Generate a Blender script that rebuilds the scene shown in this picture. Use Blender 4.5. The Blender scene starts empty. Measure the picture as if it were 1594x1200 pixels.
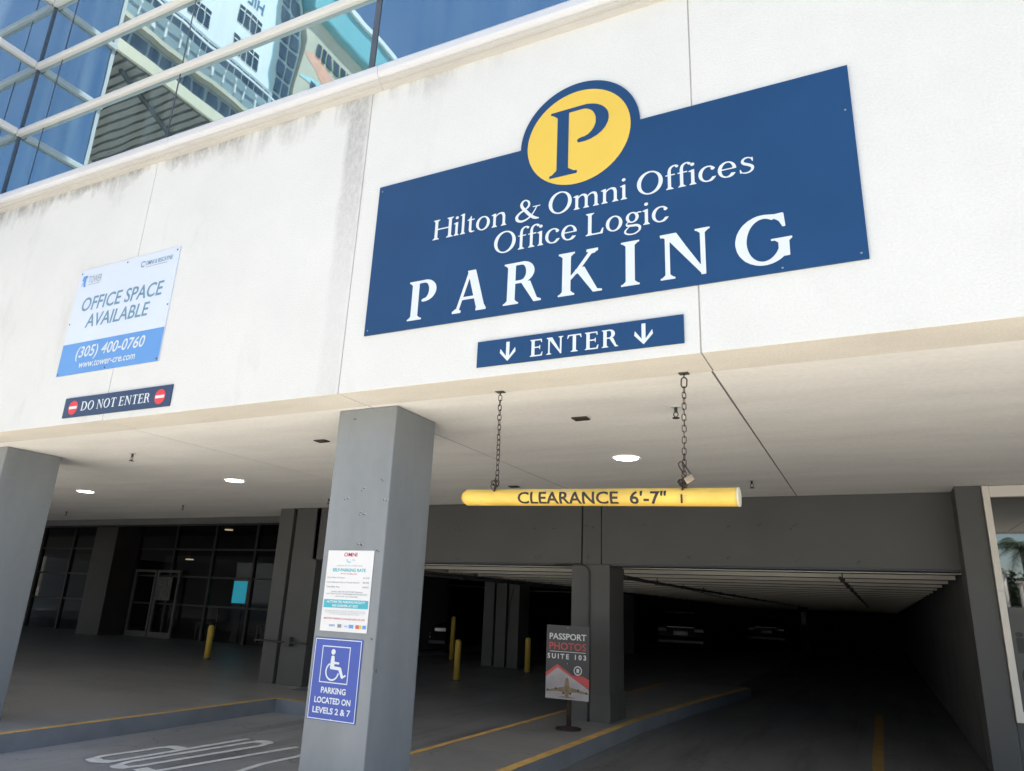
import bpy, bmesh, math, random, json
from mathutils import Vector, Matrix, noise
random.seed(7)
R = math.radians
scene = bpy.context.scene
COL = scene.collection

# ------------------------------------------------------------------ camera
CAMZ = 1.53
cam_data = bpy.data.cameras.new('camera')
cam = bpy.data.objects.new('camera', cam_data); COL.objects.link(cam)
def basis(yaw, pitch, roll):
    f = Vector((math.sin(yaw)*math.cos(pitch), math.cos(yaw)*math.cos(pitch), math.sin(pitch)))
    r0 = Vector((math.cos(yaw), -math.sin(yaw), 0)); u0 = r0.cross(f)
    r = math.cos(roll)*r0 + math.sin(roll)*u0
    u = -math.sin(roll)*r0 + math.cos(roll)*u0
    return r, u, f
r_, u_, f_ = basis(-0.47098, 0.29744, 0.04364)
cam.matrix_world = Matrix(((r_.x, u_.x, -f_.x, 0), (r_.y, u_.y, -f_.y, 0), (r_.z, u_.z, -f_.z, CAMZ), (0, 0, 0, 1)))
cam_data.sensor_fit = 'HORIZONTAL'; cam_data.sensor_width = 36.0
cam_data.lens = 36.0*1106.73/1594.0
cam_data.clip_start = 0.05; cam_data.clip_end = 3000
scene.camera = cam

# ------------------------------------------------------------------ sky, sun, exposure
SUN_EL, SUN_AZ = 66.0, 85.0          # azimuth measured from +Y (into the building) towards +X
world = bpy.data.worlds.new('World'); scene.world = world; world.use_nodes = True
wn = world.node_tree.nodes; wl = world.node_tree.links
bg = wn['Background']; sky = wn.new('ShaderNodeTexSky'); sky.sky_type = 'NISHITA'; sky.sun_disc = False
sky.sun_elevation = R(SUN_EL); sky.sun_rotation = R(SUN_AZ); sky.air_density = 1.0; sky.dust_density = 0.6; sky.ozone_density = 1.2
wl.new(sky.outputs[0], bg.inputs[0]); bg.inputs[1].default_value = 0.12
sd = bpy.data.lights.new('sun', 'SUN'); sd.energy = 5.0; sd.angle = R(0.53); sd.color = (1.0, 0.95, 0.87)
sun = bpy.data.objects.new('sun', sd); COL.objects.link(sun)
to_sun = Vector((math.sin(R(SUN_AZ))*math.cos(R(SUN_EL)), math.cos(R(SUN_AZ))*math.cos(R(SUN_EL)), math.sin(R(SUN_EL))))
sun.rotation_euler = to_sun.to_track_quat('Z', 'Y').to_euler(); sun.location = (0, 0, 40)
scene.view_settings.view_transform = 'Standard'; scene.view_settings.look = 'None'
scene.view_settings.exposure = 1.34; scene.view_settings.gamma = 1.0; scene.view_settings.use_curve_mapping = False
scene.render.engine = 'CYCLES'
scene.cycles.max_bounces = 8; scene.cycles.diffuse_bounces = 5; scene.cycles.glossy_bounces = 4
scene.cycles.use_denoising = True

# ------------------------------------------------------------------ materials
def nd(nt, t, **kw):
    n = nt.nodes.new(t)
    for k, v in kw.items(): setattr(n, k, v)
    return n
def mat(name, col, rough=0.6, metal=0.0, var=0.12, scale=3.0, bump=0.0, bscale=80.0, spec=0.5, emit=None, stretch=(1, 1, 1), spots=0.0, spotcol=(.03, .03, .03), spotscale=6.0, fine=0.0):
    m = bpy.data.materials.new(name); m.use_nodes = True; nt = m.node_tree; L = nt.links
    b = nt.nodes['Principled BSDF']
    b.inputs['Roughness'].default_value = rough; b.inputs['Metallic'].default_value = metal
    b.inputs['Specular IOR Level'].default_value = spec
    c4 = (col[0], col[1], col[2], 1)
    tc = nd(nt, 'ShaderNodeTexCoord'); mp = nd(nt, 'ShaderNodeMapping'); mp.inputs['Scale'].default_value = stretch
    L.new(tc.outputs['Object'], mp.inputs['Vector'])
    nz = nd(nt, 'ShaderNodeTexNoise'); nz.inputs['Scale'].default_value = scale; nz.inputs['Detail'].default_value = 6; nz.inputs['Roughness'].default_value = .6
    L.new(mp.outputs[0], nz.inputs['Vector'])
    mr = nd(nt, 'ShaderNodeMapRange'); mr.inputs['From Min'].default_value = .3; mr.inputs['From Max'].default_value = .7
    mr.inputs['To Min'].default_value = 1-var; mr.inputs['To Max'].default_value = 1+var
    L.new(nz.outputs['Fac'], mr.inputs['Value'])
    mx = nd(nt, 'ShaderNodeVectorMath', operation='SCALE'); mx.inputs[0].default_value = col; L.new(mr.outputs[0], mx.inputs['Scale'])
    out = mx.outputs[0]
    if fine > 0:
        n3 = nd(nt, 'ShaderNodeTexNoise'); n3.inputs['Scale'].default_value = bscale; n3.inputs['Detail'].default_value = 3
        L.new(tc.outputs['Object'], n3.inputs['Vector'])
        m3 = nd(nt, 'ShaderNodeMapRange'); m3.inputs['From Min'].default_value = .3; m3.inputs['From Max'].default_value = .7
        m3.inputs['To Min'].default_value = 1-fine; m3.inputs['To Max'].default_value = 1+fine; L.new(n3.outputs['Fac'], m3.inputs['Value'])
        v3 = nd(nt, 'ShaderNodeVectorMath', operation='SCALE'); L.new(out, v3.inputs[0]); L.new(m3.outputs[0], v3.inputs['Scale']); out = v3.outputs[0]
    if spots > 0:
        n2 = nd(nt, 'ShaderNodeTexNoise'); n2.inputs['Scale'].default_value = spotscale; n2.inputs['Detail'].default_value = 8; n2.inputs['Roughness'].default_value = .7
        L.new(tc.outputs['Object'], n2.inputs['Vector'])
        rp = nd(nt, 'ShaderNodeMapRange'); rp.inputs['From Min'].default_value = .74-spots*.2; rp.inputs['From Max'].default_value = .78-spots*.2
        L.new(n2.outputs['Fac'], rp.inputs['Value'])
        mm = nd(nt, 'ShaderNodeMix', data_type='RGBA'); L.new(rp.outputs[0], mm.inputs['Factor']); L.new(out, mm.inputs[6]); mm.inputs[7].default_value = (*spotcol, 1)
        out = mm.outputs[2]
    L.new(out, b.inputs['Base Color'])
    if emit is not None:
        L.new(out, b.inputs['Emission Color']); b.inputs['Emission Strength'].default_value = emit
    if bump > 0:
        nb = nd(nt, 'ShaderNodeTexNoise'); nb.inputs['Scale'].default_value = bscale; nb.inputs['Detail'].default_value = 4
        L.new(tc.outputs['Object'], nb.inputs['Vector'])
        bp = nd(nt, 'ShaderNodeBump'); bp.inputs['Strength'].default_value = bump; bp.inputs['Distance'].default_value = .01
        L.new(nb.outputs['Fac'], bp.inputs['Height']); L.new(bp.outputs[0], b.inputs['Normal'])
    return m

def glass_mirror(name, col, wav=0.02, wscale=0.9, rough=0.015, dust=.80):
    m = mat(name, col, rough, 1.0, .04, .6); nt = m.node_tree; L = nt.links; b = nt.nodes['Principled BSDF']
    tc = nd(nt, 'ShaderNodeTexCoord'); nb = nd(nt, 'ShaderNodeTexNoise'); nb.inputs['Scale'].default_value = wscale; nb.inputs['Detail'].default_value = 1.5
    L.new(tc.outputs['Object'], nb.inputs['Vector'])
    bp = nd(nt, 'ShaderNodeBump'); bp.inputs['Strength'].default_value = 1.0; bp.inputs['Distance'].default_value = wav
    L.new(nb.outputs['Fac'], bp.inputs['Height']); L.new(bp.outputs[0], b.inputs['Normal'])
    mp = nd(nt, 'ShaderNodeMapping'); mp.inputs['Scale'].default_value = (3.2, 3.2, .25); L.new(tc.outputs['Object'], mp.inputs['Vector'])
    n2 = nd(nt, 'ShaderNodeTexNoise'); n2.inputs['Scale'].default_value = 1.3; n2.inputs['Detail'].default_value = 5; L.new(mp.outputs[0], n2.inputs['Vector'])
    mr = nd(nt, 'ShaderNodeMapRange'); mr.inputs['From Min'].default_value = .35; mr.inputs['From Max'].default_value = .7; mr.inputs['To Min'].default_value = .99; mr.inputs['To Max'].default_value = dust
    L.new(n2.outputs['Fac'], mr.inputs['Value']); L.new(mr.outputs[0], b.inputs['Metallic'])
    return m

def stucco_mat():
    # white stucco, dirty under the sill, with broad stains that have a place of their own
    m = mat('white_stucco', (.625, .618, .595), .9, 0, .03, 1.3, bump=.30, bscale=70, spec=.25, fine=.03)
    nt = m.node_tree; L = nt.links; b = nt.nodes['Principled BSDF']
    base = b.inputs['Base Color'].links[0].from_socket
    tc = nd(nt, 'ShaderNodeTexCoord'); sp = nd(nt, 'ShaderNodeSeparateXYZ'); L.new(tc.outputs['Object'], sp.inputs[0])
    def M(op, a, b2=None, c=None):
        n = nd(nt, 'ShaderNodeMath', operation=op)
        for i, v in enumerate((a, b2, c)):
            if v is None: continue
            if isinstance(v, (int, float)): n.inputs[i].default_value = v
            else: L.new(v, n.inputs[i])
        n.use_clamp = False
        return n.outputs[0]
    def MR(v, a, b2, c=0, d=1):
        n = nd(nt, 'ShaderNodeMapRange'); L.new(v, n.inputs[0])
        for i, q in enumerate((a, b2, c, d)): n.inputs[i+1].default_value = q
        return n.outputs[0]
    def N(scale, st, det=4, rg=.6):
        mp = nd(nt, 'ShaderNodeMapping'); mp.inputs['Scale'].default_value = st; L.new(tc.outputs['Object'], mp.inputs['Vector'])
        n = nd(nt, 'ShaderNodeTexNoise'); n.inputs['Scale'].default_value = scale; n.inputs['Detail'].default_value = det; n.inputs['Roughness'].default_value = rg
        L.new(mp.outputs[0], n.inputs['Vector']); return n.outputs['Fac']
    X, Z = sp.outputs[0], sp.outputs[2]
    # streaks under the sill (stronger to the left)
    drip = N(6.5, (1, 1, .10)); blot = N(2.2, (1, 1, .7), 6, .65); grit = N(30, (1, 1, .5), 4, .7)
    depth = MR(blot, .38, .66, .06, .42)                       # how far down the dirt reaches
    d = M('DIVIDE', M('SUBTRACT', 5.50, Z), depth)             # 0 at the sill, 1 at reach
    k = M('POWER', MR(d, 1.0, 0.0), 1.3)
    k = M('MULTIPLY', k, MR(drip, .36, .58)); k = M('MULTIPLY', k, MR(grit, .34, .55, .45, 1))
    k = M('MULTIPLY', k, MR(X, -1.8, -3.3, .05, 1.0)); k = M('MULTIPLY', k, .78)
    # broad grey run-down left of the joint at x = -3.33
    e = M('SUBTRACT', 1.0, M('MULTIPLY', M('ABSOLUTE', M('ADD', X, M('ADD', 3.44, M('MULTIPLY', M('SUBTRACT', blot, .5), .12)))), 7.5))
    e = M('MULTIPLY', MR(e, 0, .45), MR(Z, 3.7, 5.3, .12, .62)); e = M('MULTIPLY', e, MR(grit, .3, .6, .35, 1))
    # faint smudges above the office sign and a few more
    s = M('MULTIPLY', MR(N(1.1, (1.6, 1, .55), 7, .6), .56, .70), .20)
    s = M('MULTIPLY', s, MR(X, -1.5, -4.5, .12, 1)); 
    tot = M('MINIMUM', M('ADD', M('MAXIMUM', k, e), s), .85)
    mm = nd(nt, 'ShaderNodeMix', data_type='RGBA'); L.new(tot, mm.inputs['Factor']); L.new(base, mm.inputs[6]); mm.inputs[7].default_value = (.235, .225, .215, 1)
    L.new(mm.outputs[2], b.inputs['Base Color'])
    return m

M_STUCCO = stucco_mat()
M_LIP = mat('beige_stucco', (.73, .68, .595), .92, 0, .08, 1.6, bump=.3, bscale=70, spec=.2, fine=.06, stretch=(.6, 1.6, 1))
M_CEIL = mat('ceiling_paint', (.87, .84, .785), .85, 0, .055, 1.5, bump=.14, bscale=25, spec=.25, stretch=(.6, 2.2, 1), fine=.03, spots=.12, spotscale=2.2, spotcol=(.70, .66, .60))
M_JOINT = mat('joint_sealant', (.16, .15, .14), .8)
M_JOINTL = mat('pale_joint_sealant', (.40, .37, .34), .85)
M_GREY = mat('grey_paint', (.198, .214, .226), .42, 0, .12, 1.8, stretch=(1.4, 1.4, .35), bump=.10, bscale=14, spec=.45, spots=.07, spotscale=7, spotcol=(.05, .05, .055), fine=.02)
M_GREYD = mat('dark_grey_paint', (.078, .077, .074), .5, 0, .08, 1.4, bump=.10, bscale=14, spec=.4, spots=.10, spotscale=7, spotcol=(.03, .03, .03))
M_FLOOR = mat('painted_floor', (.31, .31, .312), .40, 0, .20, .9, bump=.08, bscale=30, spec=.5, spots=.30, spotscale=3.2, spotcol=(.19, .185, .18), fine=.04)
M_GFL = mat('dirty_lane_floor', (.175, .172, .17), .5, 0, .25, .7, bump=.1, bscale=20, spots=.45, spotscale=1.1, spotcol=(.105, .07, .048), fine=.06, stretch=(2.2, .5, 1))
M_WALK = mat('painted_walkway', (.29, .285, .28), .36, 0, .14, .9, bump=.08, bscale=30, spec=.5, fine=.04, stretch=(.5, 2, 1))
M_KERB = mat('kerb_paint', (.20, .21, .228), .5, 0, .14, 2.5, bump=.2, bscale=25, spots=.25, spotscale=9, spotcol=(.06, .06, .062))
M_YEL = mat('yellow_kerb_paint', (.74, .46, .14), .6, 0, .22, 4, spots=.55, spotscale=11, spotcol=(.10, .10, .105))
M_YELL = mat('yellow_line_paint', (.38, .23, .07), .6, 0, .22, 4, spots=.6, spotscale=8, spotcol=(.12, .11, .10))
M_MARK = mat('white_road_paint', (.80, .80, .77), .6, 0, .15, 5, spots=.42, spotscale=12, spotcol=(.15, .15, .15))
M_NAVY = mat('navy_print', (.0105, .052, .142), .5, 0, .10, .9, spec=.25)
M_NAVY2 = mat('dark_navy_print', (.022, .05, .115), .42, 0, .05, 1.4, spec=.4)
M_WHITE = mat('white_print', (.60, .64, .66), .5, 0, .02, 4)
M_SUNY = mat('yellow_print', (.66, .455, .075), .55, 0, .03, 2, spec=.25)
M_BAR = mat('yellow_pipe_paint', (.70, .455, .08), .48, 0, .22, 5, bump=.12, bscale=30, spots=.62, spotscale=8, spotcol=(.55, .40, .17), stretch=(.5, 1, 1))
M_CAP = mat('pale_cap_plastic', (.72, .68, .50), .5)
M_BLACK = mat('black_lettering', (.02, .02, .02), .55)
M_RUST = mat('rusty_steel', (.062, .044, .036), .75, .3, .35, 30, bump=.4, bscale=200, spec=.3)
M_BRASS = mat('old_brass', (.34, .26, .18), .45, .6, .2, 20)
M_ALU = mat('satin_aluminium', (.58, .565, .545), .42, .15, .04, 1.2, spec=.5, stretch=(.4, 1, 1))
M_SILL = mat('pale_metal_sill', (.58, .58, .60), .42, .1, .04, 1.2, spec=.5)
M_SILLB = mat('beige_sill_trim', (.50, .475, .44), .6, 0, .06, 2)
M_SEAL = mat('dark_glazing_seal', (.05, .062, .085), .35)
M_GLASS = glass_mirror('blue_mirror_glass', (.30, .425, .475), .0026, 1.1)
M_GLASSL = glass_mirror('pale_blue_mirror_glass', (.33, .42, .48), .003, 1.0, dust=.80)
M_SHOPG = glass_mirror('shop_window_glass', (.17, .172, .172), .0006, 1.0, dust=.97)
M_FRAME = mat('white_window_frame', (.66, .62, .56), .45, .1, .05, 2)
M_DARK = mat('dark_lobby_metal', (.045, .04, .036), .5, .2)
M_PIPE = mat('dark_conduit', (.05, .05, .05), .5, .2)
M_BOLL = mat('yellow_bollard_paint', (.62, .40, .06), .5, 0, .10, 4, spots=.12, spotscale=10, spotcol=(.2, .14, .05))
M_LAMP = mat('lit_diffuser', (1, .97, .92), .5, 0, 0, 1, emit=12.0)
M_LAMPS = mat('small_lit_lamp', (1, .82, .52), .5, 0, 0, 1, emit=.3)
M_SCREEN = mat('cyan_screen', (.0, .52, .72), .4, 0, .05, 1, emit=.25)
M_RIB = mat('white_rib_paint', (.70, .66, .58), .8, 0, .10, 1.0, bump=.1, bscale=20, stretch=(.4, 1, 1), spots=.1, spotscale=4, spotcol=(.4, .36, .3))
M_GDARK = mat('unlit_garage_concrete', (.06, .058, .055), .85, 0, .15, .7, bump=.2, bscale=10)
M_ASPH = mat('asphalt', (.06, .06, .062), .9, 0, .15, .8, bump=.4, bscale=40)
M_CONC = mat('pale_concrete', (.63, .60, .54), .85, 0, .10, .8, bump=.2, bscale=30)

def add_streaks(m, st, lo, sc=1.0, det=5):
    # wear along the direction of travel: tyre rubs and scrubbed lanes
    nt = m.node_tree; L = nt.links; b = nt.nodes['Principled BSDF']; src = b.inputs['Base Color'].links[0].from_socket
    tc = nd(nt, 'ShaderNodeTexCoord'); mp = nd(nt, 'ShaderNodeMapping'); mp.inputs['Scale'].default_value = st; L.new(tc.outputs['Object'], mp.inputs['Vector'])
    n = nd(nt, 'ShaderNodeTexNoise'); n.inputs['Scale'].default_value = sc; n.inputs['Detail'].default_value = det; n.inputs['Roughness'].default_value = .65; L.new(mp.outputs[0], n.inputs['Vector'])
    r = nd(nt, 'ShaderNodeMapRange'); r.inputs['From Min'].default_value = .52; r.inputs['From Max'].default_value = .66; r.inputs['To Min'].default_value = 1; r.inputs['To Max'].default_value = lo; L.new(n.outputs['Fac'], r.inputs['Value'])
    v = nd(nt, 'ShaderNodeVectorMath', operation='SCALE'); L.new(src, v.inputs[0]); L.new(r.outputs[0], v.inputs['Scale'])
    w = nd(nt, 'ShaderNodeTexVoronoi'); w.feature = 'DISTANCE_TO_EDGE'; w.inputs['Scale'].default_value = .55
    n4 = nd(nt, 'ShaderNodeTexNoise'); n4.inputs['Scale'].default_value = 2.0; n4.inputs['Detail'].default_value = 6; L.new(tc.outputs['Object'], n4.inputs['Vector'])
    va = nd(nt, 'ShaderNodeVectorMath', operation='ADD'); L.new(tc.outputs['Object'], va.inputs[0]); vs = nd(nt, 'ShaderNodeVectorMath', operation='SCALE'); L.new(n4.outputs['Color'], vs.inputs[0]); vs.inputs['Scale'].default_value = .7; L.new(vs.outputs[0], va.inputs[1])
    L.new(va.outputs[0], w.inputs['Vector'])
    r2 = nd(nt, 'ShaderNodeMapRange'); r2.inputs['From Min'].default_value = 0; r2.inputs['From Max'].default_value = .006; r2.inputs['To Min'].default_value = .55; r2.inputs['To Max'].default_value = 1; L.new(w.outputs['Distance'], r2.inputs['Value'])
    v2 = nd(nt, 'ShaderNodeVectorMath', operation='SCALE'); L.new(v.outputs[0], v2.inputs[0]); L.new(r2.outputs[0], v2.inputs['Scale']); L.new(v2.outputs[0], b.inputs['Base Color'])
add_streaks(M_FLOOR, (3.2, .22, 1), .72); add_streaks(M_GFL, (2.6, .2, 1), .62); add_streaks(M_WALK, (1.2, 1.0, 1), .80)
M_GWALL = mat('grimy_garage_wall', (.095, .093, .09), .85, 0, .25, 1.2, bump=.3, bscale=8, spots=.2, spotscale=3, spotcol=(.05, .05, .05))

# ------------------------------------------------------------------ mesh helpers
def box(bm, x0, y0, z0, x1, y1, z1, bev=0.0):
    g = bmesh.ops.create_cube(bm, size=1.0)
    for v in g['verts']:
        v.co = Vector(((x0+x1)/2+v.co.x*(x1-x0), (y0+y1)/2+v.co.y*(y1-y0), (z0+z1)/2+v.co.z*(z1-z0)))
    if bev > 0:
        es = list({e for v in g['verts'] for e in v.link_edges})
        bmesh.ops.bevel(bm, geom=es, offset=bev, segments=2, affect='EDGES', profile=.6)
def tube(bm, pts, rad, seg=8, cap=True):
    pts = [Vector(p) for p in pts]; rings = []
    rads = rad if isinstance(rad, (list, tuple)) else [rad]*len(pts)
    up = None
    for i, p in enumerate(pts):
        d = (pts[min(i+1, len(pts)-1)]-pts[max(i-1, 0)]).normalized()
        if up is None: up = Vector((0, 0, 1)) if abs(d.z) < .9 else Vector((1, 0, 0))
        a = d.cross(up).normalized(); b = a.cross(d).normalized(); up = b
        rings.append([bm.verts.new(p+(a*math.cos(t)+b*math.sin(t))*rads[i]) for t in [2*math.pi*k/seg for k in range(seg)]])
    for i in range(len(rings)-1):
        for k in range(seg): bm.faces.new((rings[i][k], rings[i][(k+1) % seg], rings[i+1][(k+1) % seg], rings[i+1][k]))
    if cap:
        bm.faces.new(rings[0][::-1]); bm.faces.new(rings[-1])
def prism(bm, poly, z0, z1):
    lo = [bm.verts.new((x, y, z0)) for x, y in poly]; hi = [bm.verts.new((x, y, z1)) for x, y in poly]
    n = len(poly)
    bm.faces.new(lo[::-1]); bm.faces.new(hi)
    for i in range(n): bm.faces.new((lo[i], lo[(i+1) % n], hi[(i+1) % n], hi[i]))
def done(name, bm, m, parent=None, smooth=False):
    me = bpy.data.meshes.new(name); bmesh.ops.recalc_face_normals(bm, faces=bm.faces[:]); bm.to_mesh(me); bm.free()
    ms = m if isinstance(m, (list, tuple)) else [m]
    for q in ms: me.materials.append(q)
    if smooth:
        for p in me.polygons: p.use_smooth = True
    return link(name, me, parent)
def link(name, me, parent=None):
    o = bpy.data.objects.new(name, me); COL.objects.link(o)
    if parent is not None: setp(o, parent)
    return o
def world_of(o):
    v = Vector(o.location)
    while o.parent: v = v; o = o.parent
    return v
def setp(o, parent):
    o.parent = parent
    # every empty keeps an unrotated frame, children carry world coordinates
    root = parent
    off = Vector((0, 0, 0))
    while root: off += Vector(root.location) + root.matrix_parent_inverse.translation; root = root.parent
    o.matrix_parent_inverse = Matrix.Translation(-off)
def empty(name, loc):
    o = bpy.data.objects.new(name, None); COL.objects.link(o); o.location = loc; o.empty_display_size = .2
    return o
def tag(o, label=None, cat=None, group=None, kind=None):
    if label: o['label'] = label
    if cat: o['category'] = cat
    if group: o['group'] = group
    if kind: o['kind'] = kind
    return o
def thing(name, loc, label, cat, group=None): return tag(empty(name, loc), label, cat, group)
def boxo(name, dims, m, parent=None, bev=0.0):
    bm = bmesh.new(); box(bm, *dims, bev=bev); return done(name, bm, m, parent)
def tubeo(name, pts, rad, m, parent=None, seg=10):
    bm = bmesh.new(); tube(bm, pts, rad, seg); return done(name, bm, m, parent, True)
def copy_tree(o, delta, parent=None):
    c = o.copy(); COL.objects.link(c)
    if parent is not None: c.parent = parent
    else: c.location = Vector(o.location)+Vector(delta)
    for ch in o.children: copy_tree(ch, (0, 0, 0), c)
    return c
def structure(o): o['kind'] = 'structure'; return o

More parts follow.
